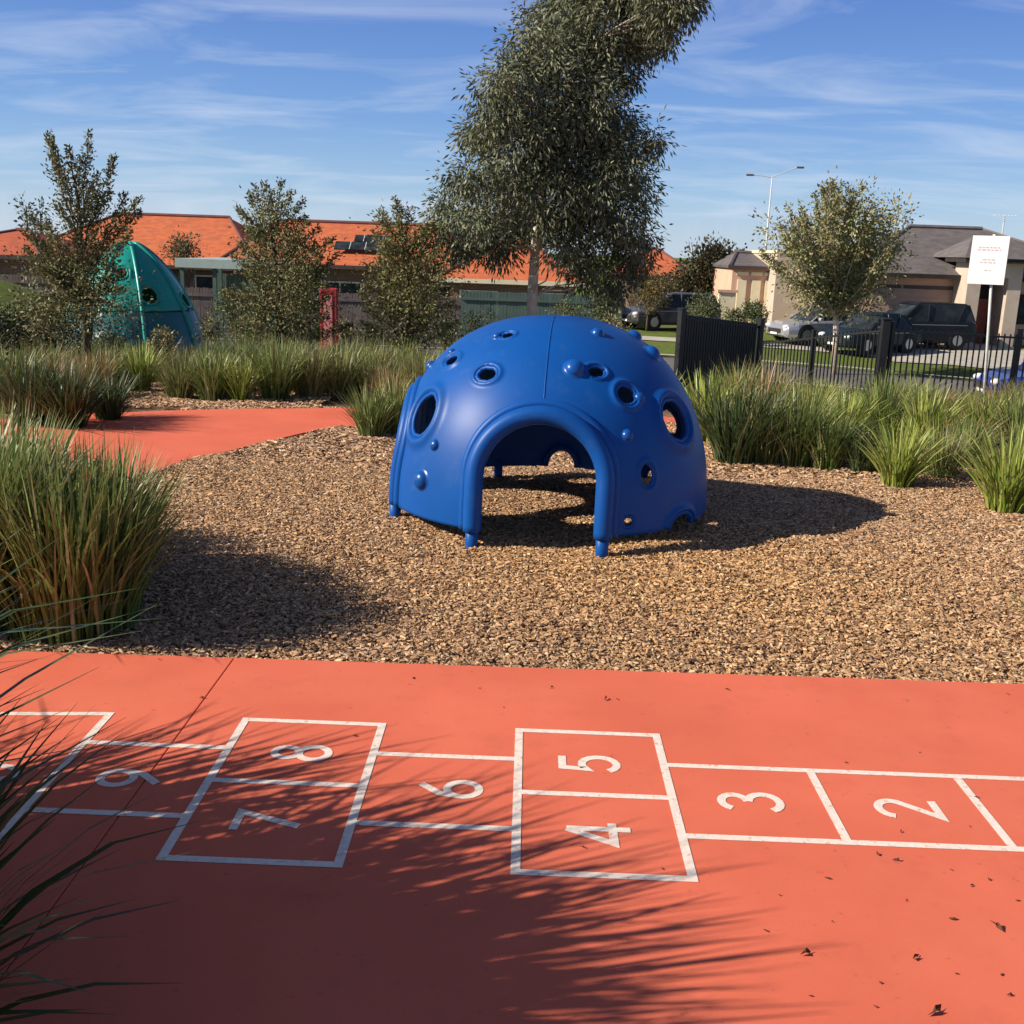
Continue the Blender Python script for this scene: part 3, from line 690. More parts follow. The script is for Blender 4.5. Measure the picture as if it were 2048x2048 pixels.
# dark round tree far behind
Y5 = 56.
b5 = at(1350, 590, Y5); b5[2] = tz(b5[0], b5[1])
tree('round_tree', tuple(b5), [b5, at(1350, 560, Y5), at(1350, 510, Y5)], [.25, .2, .1], vb([(1340, 500, 34), (1368, 508, 30), (1308, 525, 28), (1350, 540, 44), (1298, 552, 28), (1385, 545, 20), (1345, 484, 16)], Y5, 1.2, 16), 130, .22, .12, [(.085, .08, .04), (.06, .065, .035), (.11, .085, .045)], 'dark rounded tree standing left of the cream house', 'tree', limb_r=.08, hang=0, clump=16, csize=.3)
# shrubs around the parked cars
def shrub(px, py, rv, Y, pal, label, name='shrub', lsz=.10, dens=14, n=6, squash=.8):
    c = at(px, py, Y); r = rv*K*Y/F; base = (c[0], c[1], tz(c[0], c[1])); bl = [((c[0]+rnd.uniform(-.5, .5)*r, c[1]+rnd.uniform(-.4, .4)*r, max(base[2]+r*.4, c[2]+rnd.uniform(-.45, .35)*r)), r*rnd.uniform(.5, .7)) for _ in range(n)]
    tree(name, base, [base, (c[0], c[1], base[2]+r*.3), (c[0], c[1], base[2]+r*.7)], [.06, .05, .03], bl, dens*5, lsz, lsz*.5, pal, label, 'shrub', limb_r=.014, hang=0, clump=20, csize=.16*min(r, 1))
shrub(1420, 592, 26, 47, [(.04, .075, .03), (.055, .10, .035)], 'dark green clipped shrub against the cream house wall', dens=22)
shrub(1330, 585, 36, 41, [(.12, .14, .06), (.16, .17, .08)], 'pale green shrub behind the parked grey car', dens=20)
shrub(1385, 600, 20, 40, [(.13, .14, .06), (.1, .12, .05)], 'small olive shrub left of the clipped dark shrub', dens=20)
shrub(1225, 545, 42, 44, [(.18, .12, .045), (.14, .13, .05), (.2, .15, .05)], 'orange tinged shrub right of the gum tree crown', dens=18)
shrub(1135, 575, 40, 30, [(.12, .13, .06), (.09, .10, .05)], 'grey-green shrub just behind the top of the blue dome', dens=20)
shrub(350, 475, 34, 36, [(.12, .12, .05), (.15, .13, .06)], 'yellow-green shrub rising over the pale carport roof', dens=20)
shrub(445, 570, 36, 24, [(.11, .13, .05), (.14, .15, .06)], 'green shrub under the carport beside the teal play shell', dens=24, lsz=.07)
# low bush
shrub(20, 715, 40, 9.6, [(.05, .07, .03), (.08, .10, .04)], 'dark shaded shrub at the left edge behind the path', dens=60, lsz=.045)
OL = [(.13, .14, .05), (.17, .17, .07), (.10, .115, .045)]; GRN = [(.08, .12, .035), (.11, .15, .045), (.06, .09, .03)]; DKB = [(.05, .06, .03), (.07, .08, .035)]; STR = [(.26, .22, .10), (.32, .27, .13), (.2, .19, .08)]
for a in ((395, 618, 34, 15.5, OL, 'low olive shrub between the teal shell and the conical tree'), (455, 628, 30, 14.6, GRN, 'rounded green shrub at the left foot of the conical tree'), (590, 628, 26, 15.0, DKB, 'dark low shrub at the right foot of the conical tree'),
          (655, 622, 30, 15.5, STR, 'straw coloured low shrub below the red board'), (705, 628, 28, 14.8, OL, 'round olive shrub at the left foot of the bushy tree'), (845, 622, 30, 16.0, GRN, 'green shrub between the bushy tree and the marker post'),
          (905, 600, 34, 19.0, DKB, 'dark shrub before the green fence left of the gum trunk'), (1075, 590, 36, 20.0, OL, 'olive shrub right of the gum trunk above the dome'), (1165, 610, 36, 18.0, STR, 'tan shrub above the dome right shoulder'),
          (310, 640, 26, 13.6, STR, 'small straw coloured shrub at the right foot of the teal shell'), (215, 648, 26, 13.2, DKB, 'dark shrub in front of the teal shell base'),
          (540, 690, 30, 11.9, DKB, 'dark rounded shrub in the middle of the bed behind the curved path')):
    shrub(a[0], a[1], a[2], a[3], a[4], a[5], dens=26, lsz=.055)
# near-black leaf mass at left, put in to imitate shadowed ground
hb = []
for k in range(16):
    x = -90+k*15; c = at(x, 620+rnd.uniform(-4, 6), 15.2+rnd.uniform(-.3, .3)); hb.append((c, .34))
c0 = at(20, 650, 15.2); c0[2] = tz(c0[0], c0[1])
tree('shade_foliage', tuple(c0), [c0, (c0[0], c0[1], c0[2]+.3)], [.04, .03], hb, 260, .05, .028, [(.022, .03, .016), (.03, .04, .02), (.016, .02, .014)], 'low near-black leaf mass imitating the shadowed ground below the green lawn', 'shade_foliage', limb_r=.012, hang=0, clump=18, csize=.07)
# pencil pines over the far roof
for px, h0 in ((52, 375), (78, 385)):
    c = at(px, 430, 70); base = (c[0], c[1], tz(c[0], c[1]))
    top = at(px, h0, 70)
    bl = [((c[0]+rnd.uniform(-.15, .15), c[1], z), .75*(1-.6*(z-base[2])/(top[2]-base[2]))) for z in np.linspace(base[2]+1, top[2]-.4, 9)]
    tree('pencil_pine', base, [base, (c[0], c[1], top[2]-.5)], [.15, .04], bl, 14, .3, .14, [(.07, .10, .08), (.09, .12, .10)], ('left' if px < 60 else 'right')+' of the two slim pines poking above the far left roof', 'pine tree', group='slim pines behind the far left roof', limb_r=.03, hang=-1, clump=14, csize=.25)
# ================================================================= GRASSES
TM = [tussock_mesh('tussock_green', 300, .72, .42, .016, 'green', r0=.16),
      tussock_mesh('tussock_bright', 230, .62, .40, .018, 'bright', r0=.12),
      tussock_mesh('tussock_olive', 330, .66, .38, .013, 'olive', r0=.16),
      tussock_mesh('tussock_rust', 300, .62, .34, .011, 'rust', r0=.15),
      tussock_mesh('tussock_dark', 340, .66, .44, .015, 'dark', r0=.16),
      tussock_mesh('tussock_big', 1000, .80, .36, .015, 'green', r0=.30, droop=.8)]
for me in TM: me.materials.append(MT['blade'])
GL = 'strappy tussocks in the front left bed'
for x, y, k, sc, lab in ((-1.82, 4.08, 5, .84, 'big green tussock nearest the red path at its far edge, foreground left bed'),
                         (-2.3, 4.15, 5, 1.05, 'large strappy tussock at the left edge just beyond the hopscotch path'),
                         (-1.95, 4.55, 5, .74, 'green tussock behind the front left one, throwing shade on the bark'),
                         (-2.5, 4.75, 5, .9, 'dense strappy tussock in the middle of the left bed'),
                         (-2.2, 5.25, 2, .6, 'smaller tussock at the bark edge below the curved red path'),
                         (-3.0, 5.4, 2, .85, 'olive tussock at the left edge below the curved path'),
                         (-3.05, 4.45, 5, 1.0, 'far left tussock of the front bed cut by the picture edge'),
                         (-2.9, 5.95, 2, .45, 'low straw-tipped tussock touching the curved path'),
                         (-3.5, 5.8, 1, .6, 'yellow-green tussock at the far corner of the left bed')):
    tussock(TM[k], x, y, rnd.uniform(0, 6), sc, lab, GL)
GN = 'tall strappy plants beside the camera'
bigm = tussock_mesh('flax_near', 720, 1.12, .85, .026, 'dark', r0=.22, seg=5, droop=1.2); bigm.materials.append(MT['blade'])
bigm2 = tussock_mesh('flax_near_second', 850, 1.2, .75, .024, 'green', r0=.25, seg=5, droop=1.1); bigm2.materials.append(MT['blade'])
lowm = tussock_mesh('flax_low', 420, .74, .55, .02, 'dark', r0=.22); lowm.materials.append(MT['blade'])
for x, y, m_, sc, lab in ((-1.29, 1.58, lowm, .92, 'low dark tuft in deep shade in the bottom left corner'), (-1.76, 1.55, bigm, 1., 'tall dark flax-like plant at the bottom left corner, its blades arching over the hopscotch'),
                          (-2.05, 1.75, bigm2, 1., 'tall strappy plant at the left edge above the bottom corner one'),
                          (-2.15, 1.0, bigm, 1.02, 'tall dark plant below the bottom left corner'),
                          (-2.3, 1.35, bigm2, 1.1, 'tallest strappy plant behind the bottom left corner one'),
                          (-2.4, 2.08, bigm2, .95, 'shorter strappy plant by the bent end of the hopscotch')):
    tussock(m_, x, y, rnd.uniform(0, 6), sc, lab, GN, 'strappy_plant', 'strappy plant')
GM = 'tussocks beyond the curved path'
for px, py, k, sc, lab in ((60, 800, 4, 1.1, 'dark shaded tussock at left edge beyond the curved path'), (130, 805, 4, 1.05, 'dark tussock touching the far side of the curved path'), (205, 790, 4, .85, 'small dark tussock touching the path left of the bare bark gap'),
                           (20, 770, 0, 1.1, 'green tussock behind the dark ones at the left edge'), (100, 765, 3, 1.05, 'reddish tipped tussock behind the dark ones'), (180, 745, 3, 1.0, 'rust coloured tussock in front of the teal play shell'),
                           (265, 735, 1, 1.1, 'bright yellow-green fan tussock at the foot of the teal shell'), (340, 748, 2, 1.0, 'olive tussock behind the bare bark gap'), (400, 752, 0, 1.0, 'green tussock right of the bare bark gap by the curved path'),
                           (455, 755, 1, .95, 'bright tussock left of the deep shade by the path'), (520, 752, 0, 1.15, 'left tussock leaning over the shaded path end'), (585, 750, 2, 1.15, 'middle olive tussock over the shaded path end'),
                           (640, 748, 2, 1.1, 'right tussock over the shaded path end'), (700, 822, 0, .82, 'green tussock where the curved path meets the bark'), (745, 815, 0, .85, 'green tussock tucked against the dome left side'), (735, 775, 3, .9, 'rusty tussock behind the dome left side'), (790, 760, 2, 1.0, 'olive tussock half hidden by the dome upper left')):
    g = gy(px, py); tussock(TM[k], g[0], g[1], rnd.uniform(0, 6), sc*.74, lab, GM)
GR = 'tussocks along the right edge of the bark'
for px, py, k, sc, lab in ((1385, 868, 4, .98, 'dark tussock touching the dome right side'), (1440, 868, 2, .88, 'olive tussock second from the dome right side'), (1500, 872, 0, .8, 'green tussock third from the dome right side'), (1560, 880, 0, .66, 'upright green tussock before the black picket fence'),
                           (1625, 888, 4, .55, 'low dark tussock left of the brightest one'), (1692, 915, 1, .78, 'brightest yellow-green tussock on the right, fanning out of the bark'), (1775, 900, 2, .6, 'small olive tussock between two bright ones'), (1895, 960, 1, .88, 'large bright tussock at the right edge'), (1960, 940, 0, .8, 'green tussock cut by the right edge'),
                           (1590, 835, 1, .8, 'bright tussock between the fence post and the dark low tussock'), (1745, 845, 1, .85, 'bright tussock rising behind the small olive one'), (1660, 815, 0, .8, 'green tussock at the foot of the corner post'), (1850, 840, 1, .8, 'bright tussock directly under the sign'), (1925, 850, 0, .85, 'green tussock before the blue car'), (1520, 825, 1, .8, 'yellow-green tussock below the left picket run'),
                           (1985, 1215, 1, .42, 'small bright tuft at the right edge near the path'), (1820, 880, 0, .55, 'green tussock behind the sign post'), (1430, 820, 3, 1.0, 'rust tipped tussock above the dome right shoulder'), (1330, 830, 1, 1.0, 'bright tussock directly behind the dome right side')):
    g = gy(px, py); tussock(TM[k], g[0], g[1], rnd.uniform(0, 6), sc*.98, lab, GR)
def scatter(n, poly_px, seed):
    r = random.Random(seed); out = []
    for _ in range(n): out.append((r.uniform(*poly_px[0]), r.uniform(*poly_px[1])))
    return out
bed('grass_bed', [(x, y) for x, y in scatter(90, ((-3.4, .2), (11.3, 14.5)), 1) if y > 11 + .0*x], 'dense olive grasses filling the bed between path and small trees', 'grass bed', .52, ('olive', 'green', 'bright', 'green', 'olive'), 200, .34, .012)
bed('grass_bed', [(x, y) for x, y in scatter(42, ((-7, -3.2), (10.3, 14.2)), 2)], 'mixed grasses around the teal play shell', 'grass bed', .46, ('olive', 'green', 'rust', 'green'), 200)
bed('grass_bed', [(x, y) for x, y in scatter(75, ((1.6, 8.2), (8.4, 13.5)), 3) if x < .48*y+.6 and x > .19*y], 'green and rusty grasses between the bark and the picket fence', 'grass bed', .36, ('olive', 'rust', 'green', 'bright'), 130)
bed('grass_bed', [(x, y) for x, y in scatter(40, ((1.2, 9.0), (13.5, 18.2)), 4) if x < .5*y+.6], 'straw coloured grasses running down to the picket fence', 'grass bed', .24, ('olive', 'rust', 'olive', 'bright'), 110)
bed('grass_bed', [(x, y) for x, y in scatter(22, ((-.3, 2.6), (10.6, 13.5)), 8)], 'grasses hidden behind the blue dome', 'grass bed', .5, ('olive', 'bright'), 110)
# rock
def rock(p, s, label):
    bm = bmesh.new(); bmesh.ops.create_icosphere(bm, subdivisions=3, radius=1)
    for v in bm.verts:
        d = v.co.normalized(); k = 1+.12*math.sin(d.x*4+1)*math.cos(d.y*5)+.06*math.sin(d.z*9+d.x*7); v.co = Vector((d.x*s[0]*k, d.y*s[1]*k, d.z*s[2]*k))
    me = bpy.data.meshes.new('rock'); bm.to_mesh(me); bm.free(); o = link('rock', me, 'rock', smooth=True); o.location = p
    props(o, label, 'rock')
# dry leaf scraps
def scrap_mesh(kind):
    mb = MB(); n = 7
    vs = [(0, 0, .004)]
    for i in range(n):
        a = 2*PI*i/n; r = .006*(1+.45*math.sin(a*2+kind))*(1.6 if kind == 1 and i in (0, 4) else 1); vs.append((r*math.cos(a)*1.3, r*math.sin(a)*.8, .002+.004*((i*kind) % 3)))
    mb.add(vs, [(0, i+1, (i+1) % n+1) for i in range(n)]); me = bpy.data.meshes.new('leaf_scrap'); me.from_pydata(mb.v, [], mb.f); me.update(); me.materials.append(MT['scrap']); return me
SM = [scrap_mesh(k) for k in (0, 1, 2)]
sp = [(780, 1280, 1), (1040, 1298, .7), (1143, 1320, 1.2), (1165, 1320, .8), (1372, 1302, .7), (905, 1300, .5), (950, 1335, .5), (380, 1318, .8), (300, 1245, .6), (1562, 1658, 1), (1655, 1612, .7), (1690, 1625, 1), (1795, 1642, .6), (1833, 1672, .6),
      (1865, 1660, .6), (1798, 1735, 1.2), (1880, 1750, 1.3), (1520, 1802, 1.5), (1445, 1757, .8), (1727, 1808, 1), (1660, 1855, .5), (1805, 1838, .6), (1765, 1912, 1.5), (1905, 1880, .8), (1530, 1880, .6), (1840, 1505, .6), (1700, 1570, .6), (1250, 1640, .6),
      (1100, 1600, .6), (1650, 1900, .5), (1735, 1420, .5), (1595, 1440, .5), (1900, 1310, .6), (1890, 1840, .7), (670, 1390, .7), (1470, 1690, .4), (1920, 1700, .7), (1710, 1700, .4), (1570, 1740, .4), (1830, 1560, .5)]
for i, (px, py, sc) in enumerate(sp):
    g = gp(px, py); o = bpy.data.objects.new('leaf_scrap', SM[i % 3]); C.objects.link(o); o.location = (g[0], g[1], .001); o.rotation_euler = (0, 0, rnd.uniform(0, 6)); o.scale = (sc, sc, sc)
    props(o, 'tiny dry brown leaf scrap lying on the red path', 'leaf', 'dry leaf scraps on the red path')
# ================================================================= TEAL SHELL
GY = 16.6
gc = at(254, 655, GY); gz = tz(gc[0], gc[1])
topz = at(250, 456, GY)[2]-gz
tf = dome_shape(1.16, topz, .05, 1.6)
ts = empty('climbing_shell', (gc[0], gc[1], gz), .3, 'teal moulded climbing shell rising behind the sparse tree', 'play dome')
th = [(-1.75, .95, .10, .10), (-1.0, .28, .09, .09), (-1.2, .75, .13, .14), (-.3, .7, .12, .12), (-2.2, .6, .13, .15), (-.7, .25, .1, .1), (-2.8, .3, .1, .1), (.6, .5, .12, .12), (1.8, .5, .12, .12), (2.7, .6, .12, .12)]
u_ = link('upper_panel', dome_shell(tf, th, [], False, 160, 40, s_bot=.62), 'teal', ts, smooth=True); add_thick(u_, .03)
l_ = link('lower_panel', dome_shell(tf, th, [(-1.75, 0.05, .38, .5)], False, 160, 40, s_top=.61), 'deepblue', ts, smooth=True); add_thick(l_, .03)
for ph in np.linspace(-PI, PI, 9)[:-1]:
    ps = [frame(tf, ph+.2, s_) for s_ in np.linspace(.02, 1.45, 24)]
    MB().tube([q_[0]+q_[3]*.005 for q_ in ps], .03, 6).build('rib', 'teal', ts, smooth=True)
for h in th[:5]:
    MB().tube(rim_tube(tf, h, .02), .02, 6, closed=True).build('hole_rim', 'teal', ts, smooth=True)
# ================================================================= FENCES & SIGN
def fence(name, A, B, h, label, spacing=.1, rail=.035, post_every=2.35, post=.055, dense=False, base=.08, end_posts=True, tall=0):
    A = Vector(A); B = Vector(B); L_ = (B-A).length; d = (B-A)/L_; f = empty(name, (A.x, A.y, 0), 0, label, 'fence')
    ang = math.atan2(d.y, d.x); n = int(L_/spacing)
    pk = MB()
    def P(t): q = A + d*t; return q.x-A.x, q.y-A.y, tz(q.x, q.y)
    if dense:
        pass
    for i in range(1, n):
        x, y, z = P(i*spacing); w = .009 if not dense else .02
        pk.box(x-w, x+w, y-w, y+w, z+base, z+h-.01, ang, (x, y))
    o = pk.build('picket_panel', 'black', f); 
    for hh in (base+.03, h-.06):
        rb = MB()
        pts = [P(t) for t in np.linspace(0, L_, max(2, int(L_/1.2)))]
        rb.tube([(x, y, z+hh) for x, y, z in pts], rail*.62, 4); rb.build('rail', 'black', f)
    m = max(1, round(L_/post_every))
    for i in range(m+1):
        x, y, z = P(L_*i/m); MB().box(x-post/2, x+post/2, y-post/2, y+post/2, z-.2, z+h+.06, ang, (x, y)).box(x-post/2-.006, x+post/2+.006, y-post/2-.006, y+post/2+.006, z+h+.06, z+h+.08, ang, (x, y)).build('post', 'black', f)
    return f
# corner post stands nearest; the run heads left-back and right
fA = at(1668, 640, 16.6); fB = at(1425, 625, 20.0); fC = at(2150, 660, 17.4)
fence('picket_fence', (fB[0], fB[1]), (fA[0], fA[1]), 1.2, 'black picket fence running left from the thick corner post beyond the grasses')
fence('picket_fence', (fA[0]+.12, fA[1]), (fC[0], fC[1]), 1.2, 'black picket fence from the corner post to the right edge behind the sign')
cp = empty('corner_post', (fA[0], fA[1], tz(fA[0], fA[1])), 0, 'thick black fence post standing where the two picket runs meet', 'fence post')
MB().box(-.06, .06, -.06, .06, -.2, 1.3).build('post', 'black', cp, bevel=.006); MB().box(-.07, .07, -.07, .07, 1.3, 1.33).build('cap', 'black', cp, bevel=.006)
gA = at(1283, 640, 16.2); gB = at(1432, 640, 17.3)
fence('gate_fence', (gA[0], gA[1]), (gB[0], gB[1]), 1.25, 'dense black slatted fence panel just right of the blue dome', spacing=.058, dense=True, post=.09, post_every=3)
# sign
SY = 12.4
st = at(1852, 800, SY); z0 = tz(st[0], SY)
sg = empty('park_sign', (st[0], SY, z0), 0, 'white rectangular sign on a thin galvanised pole by the picket fence', 'sign')
tp = at(1876, 442, SY)
off = Vector((tp[0]-st[0], 0, tp[2]-z0))
MB().tube([(0, 0, -.1), (off.x*.5, 0, off.z*.5), (off.x, 0, off.z)], .016, 10).build('pole', 'galv', sg, smooth=True)
c1 = at(1865, 491, SY); w = 62*K*SY/F/2; h = 86*K*SY/F/2
cx, cz = c1[0]-st[0], c1[2]-z0
pl = MB().box(-w, w, -.026, -.020, cz-h, cz+h, 0).build('sign_plate', 'sign', sg, bevel=.002); pl.location.x = cx
pl.rotation_euler = (0, 0, -.45)
bl = MB()
for k, (a, b, zz, t) in enumerate(((-.6, .55, .52, .014), (-.66, .62, .42, .014), (-.32, .36, .02, .014), (-.42, .40, -.10, .014), (-.15, .2, -.42, .012))):
    x = a*w
    while x < b*w:
        ww = rnd.uniform(.02, .045); bl.box(x, min(x+ww, b*w), -.0278, -.0264, cz+zz*h-t/2, cz+zz*h+t/2); x += ww+.012
lt = bl.build('lettering', 'signink', sg); lt.location.x = cx; lt.rotation_euler = (0, 0, -.45)
# ================================================================= ROAD, KERBS
def ribbon(name, pa, pb, m, lift):
    n = 60; V = []; 
    for i in range(n):
        a = np.array(pa(i/(n-1))); b = np.array(pb(i/(n-1)))
        for k in range(9):
            p = a+(b-a)*k/8; V.append((p[0], p[1], tz(p[0], p[1])-.035+lift))
    Q = [(i*9+k, i*9+k+1, i*9+k+10, i*9+k+9) for i in range(n-1) for k in range(8)]
    o = link(name, npmesh(name, V, Q), m, smooth=True); props(o, kind='structure'); return o
def poly(pts):
    P = smoothline(pts, 6)
    def f(t):
        x = t*(len(P)-1); i = min(int(x), len(P)-2); return np.array(P[i])*(1-(x-i))+np.array(P[i+1])*(x-i)
    return f
nearE = poly([(-30, 33), (-6, 31.5), (4, 30.6), (9.5, 28.6), (13.5, 24.6), (22, 19), (40, 12)])
farE = poly([(-30, 38.5), (-4, 37), (8, 35.2), (13.2, 32.5), (18, 29.5), (28, 24.5), (46, 17)])
ribbon('road', nearE, farE, 'road', .03)
ribbon('kerb', farE, lambda t: farE(t)+np.array([.05, .28]), 'conc', .11)
ribbon('kerb', lambda t: nearE(t)-np.array([.05, .28]), nearE, 'conc', .11)
ribbon('pavement', lambda t: farE(t)+np.array([.6, 4.6]), lambda t: farE(t)+np.array([.75, 5.9]), 'conc', .03)
ribbon('driveway', lambda t: np.array([12.6, 37.+t*6.6]), lambda t: np.array([19.2, 36.+t*7.6]), 'conc', .034)
# ================================================================= HOUSES
def hip_house(name, x0, x1, Y, depth, zb, eave, ridge, label, tile='redtile', wall='brick', windows=(), gutter='gutter', inset=None, ridge_mat='ridge', extra=None, rz=0, door=None, over=.55):
    cx = (x0+x1)/2; W = (x1-x0)/2; D = depth
    h = empty(name, (cx, Y, zb), rz, label, 'house'); e = eave-zb; r = ridge-zb
    MB().box(-W, W, 0, D, -.6, e-.02).build('wall', wall, h)
    o = over; ins = inset if inset is not None else (D/2+o)
    ins = min(ins, W+o-.3)
    vs = [(-W-o, -o, e), (W+o, -o, e), (W+o, D+o, e), (-W-o, D+o, e), (-W-o+ins, D/2, r), (W+o-ins, D/2, r), (-W-o, -o, e-.12), (W+o, -o, e-.12), (W+o, D+o, e-.12), (-W-o, D+o, e-.12)]
    rf = MB().add(vs, [(0, 1, 5, 4), (1, 2, 5), (2, 3, 4, 5), (3, 0, 4), (0, 6, 7, 1), (1, 7, 8, 2), (2, 8, 9, 3), (3, 9, 6, 0), (9, 8, 7, 6)]).build('roof', tile, h)
    rc = MB().tube([vs[4], vs[5]], .13, 6)
    for a, b in ((0, 4), (1, 5)): rc.tube([vs[a], vs[b]], .09, 6)
    rc.build('ridge_capping', ridge_mat, h)
    MB().box(-W-o-.1, W+o+.1, -o-.13, -o-.005, e-.17, e+.0).build('gutter', gutter, h)
    for (a, b, za, zc) in windows:
        fr = MB().box(a, b, -.05, .0-.003, za, za+.07).box(a, b, -.05, -.003, zc-.07, zc).box(a, a+.07, -.05, -.003, za+.07, zc-.07).box(b-.07, b, -.05, -.003, za+.07, zc-.07).box((a+b)/2-.03, (a+b)/2+.03, -.05, -.003, za+.07, zc-.07)
        f_ = fr.build('window', 'cream', h); MB().box(a+.07, b-.07, -.02, -.004, za+.07, zc-.07).build('pane', 'glass', f_)
    if door: 
        a, b = door; MB().box(a, b, -.04, -.003, 0, 2.05).build('door', 'rdoor', h)
    return h
def vx(px, py, Y): return at(px, py, Y)
def house_px(name, xa, xb, Y, depth, eave_y, ridge_y, label, **k):
    a = at(xa, eave_y, Y); b = at(xb, eave_y+(xb-xa)*.034, Y); xm = (xa+xb)/2
    e = at(xm, eave_y, Y)[2]; r = at(xm, ridge_y, Y+depth/2)[2]
    return hip_house(name, a[0], b[0], Y, depth, min(tz(a[0], Y), e-2.4), e, r, label, **k)
W4 = [(-5, -3.2, .9, 2.0), (-1.2, .8, .9, 2.0), (3, 5, .9, 2.0)]
house_px('brick_house', -160, 60, 44, 9, 478, 432, 'lowest red roofed house at the far left edge', tile='redtile2', windows=[(-1, .8, .9, 2)])
house_px('brick_house', 30, 470, 52, 13, 497, 405, 'long terracotta roofed house behind the sparse tree and teal shell', windows=W4, inset=3.2)
house_px('brick_house', 440, 860, 50, 11, 500, 421, 'terracotta roofed house behind the two small conical trees', windows=W4, inset=1.5)
hB = house_px('brick_house', 850, 1085, 45, 10, 528, 450, 'terracotta roofed house seen under the gum tree crown', windows=[(-2.2, -.6, .8, 2.0), (.8, 2.4, .8, 2.)], gutter='cream')
house_px('brick_house', 1190, 1300, 62, 9, 520, 470, 'small orange roofed house right of the gum tree', inset=3.8, windows=[(-1, 1, .8, 2.)])
# solar panels on the second house: dark slabs lying on the roof
def solar(px, py, w, hgt, Y, label):
    c = at(px, py, Y); s = empty('solar_panel', tuple(c), 0, label, 'solar panel', 'dark panels on the terracotta roof')
    p = MB().box(-w/2, w/2, -hgt/2, hgt/2, 0, .06).build('panel', 'glass', s, bevel=.01); s.rotation_euler = (.52, 0, 0)
    for k in range(1, 4): MB().box(-w/2+w*k/4-.015, -w/2+w*k/4+.015, -hgt/2, hgt/2, .062, .068).build('panel_divider', 'galv', s)
solar(690, 466, 2.9, .7, 51.2, 'lower dark panel on the roof left of the bushy tree')
solar(705, 452, 1.8, .6, 52.0, 'upper dark panel on the roof left of the bushy tree')
# right grey roofed house
RY = 44.
zb = -1.5
pa = at(1620, 520, RY)[0]; pb = at(2120, 520, RY)[0]; ez = at(1760, 517, RY)[2]; rz_ = at(1850, 433, RY+5.5)[2]
gh = hip_house('garage_house', pa, pb, RY, 11, zb, ez, rz_, 'peach rendered house with grey tiled roof and double garage at right', tile='greytile', wall='render', gutter='dark', inset=4.2, ridge_mat='greytile')
ghx = (pa+pb)/2
ga = at(1640, 600, RY)[0]-ghx; gb = at(1817, 600, RY)[0]-ghx; gt = at(1760, 546, RY)[2]-zb
MB().box(ga-.06, gb+.06, -.03, -.002, gt, gt+.14).build('garage_lintel', 'gutter', gh)
dd = MB()
npn = 6
for k in range(npn): dd.box(ga, gb, -.06, -.004, gt*k/npn+.012, gt*(k+1)/npn-.012)
dd.box(ga, gb, -.045, -.003, .0, gt-.001); dd.build('garage_door', 'door', gh)
# entry portico standing proud of the wall
q0 = at(1817, 600, RY-1.4)[0]-ghx; q1 = at(1842, 600, RY-1.4)[0]-ghx; q2 = at(1893, 600, RY-1.4)[0]-ghx; q3 = at(1918, 600, RY-1.4)[0]-ghx
pt = at(1865, 496, RY-1.4)[2]-zb; lt_ = at(1865, 524, RY-1.4)[2]-zb
po = MB().box(q0, q1, -1.4, -.003, -.3, lt_).box(q2, q3, -1.4, -.003, -.3, lt_).box(q0, q3, -1.4, -.003, lt_, pt)
po.build('portico', 'render3', gh)
MB().box(q0-.35, q3+.35, -1.8, .3, pt, pt+.16).build('portico_fascia', 'dark', gh)
MB().add([(q0-.4, -1.85, pt+.17), (q3+.4, -1.85, pt+.17), (q3+.4, 2.2, pt+.17), (q0-.4, 2.2, pt+.17), ((q0+q3)/2-.2, .9, pt+1.0), ((q0+q3)/2+.2, 2.0, pt+1.0)], [(0, 1, 4), (1, 2, 5, 4), (2, 3, 5), (3, 0, 4, 5)]).build('portico_roof', 'greytile', gh)
MB().box(q1, q2, -.02, -.004, 0, lt_).build('entry_recess', 'dark', gh)
dr = MB().box(q2-.75, q2-.1, -.07, -.022, 0, 1.75).build('front_door', 'rdoor', gh); MB().tube([(q2-.65, -.09, .8), (q2-.65, -.09, 1.0)], .02, 6).build('handle', 'galv', dr)
MB().box(q2-1.1, q2-.8, -.05, -.022, .0, .9).build('letterbox_panel', 'cream', gh)
wx0 = q3+.6
wf = MB().box(wx0, wx0+1.5, -.06, -.003, .8, .88).box(wx0, wx0+1.5, -.06, -.003, 1.9, 1.98).box(wx0, wx0+.08, -.06, -.003, .88, 1.9).box(wx0+1.42, wx0+1.5, -.06, -.003, .88, 1.9).build('window', 'dark', gh)
MB().box(wx0+.08, wx0+1.42, -.03, -.004, .88, 1.9).build('pane', 'glass', wf)
# tv antenna on that roof
an = at(1892, 433, RY+5.0); ant = empty('tv_antenna', tuple(an), 0, 'thin television antenna on the grey roof ridge', 'antenna')
MB().tube([(0, 0, -.3), (0, 0, .62)], .03, 6).build('mast', 'galv', ant)
ab = MB().tube([(-.45, 0, .6), (.45, 0, .6)], .02, 4)
for k in range(7): ab.tube([(-.42+k*.14, -.25, .6), (-.42+k*.14, .25, .6)], .012, 4)
ab.build('boom', 'galv', ant)
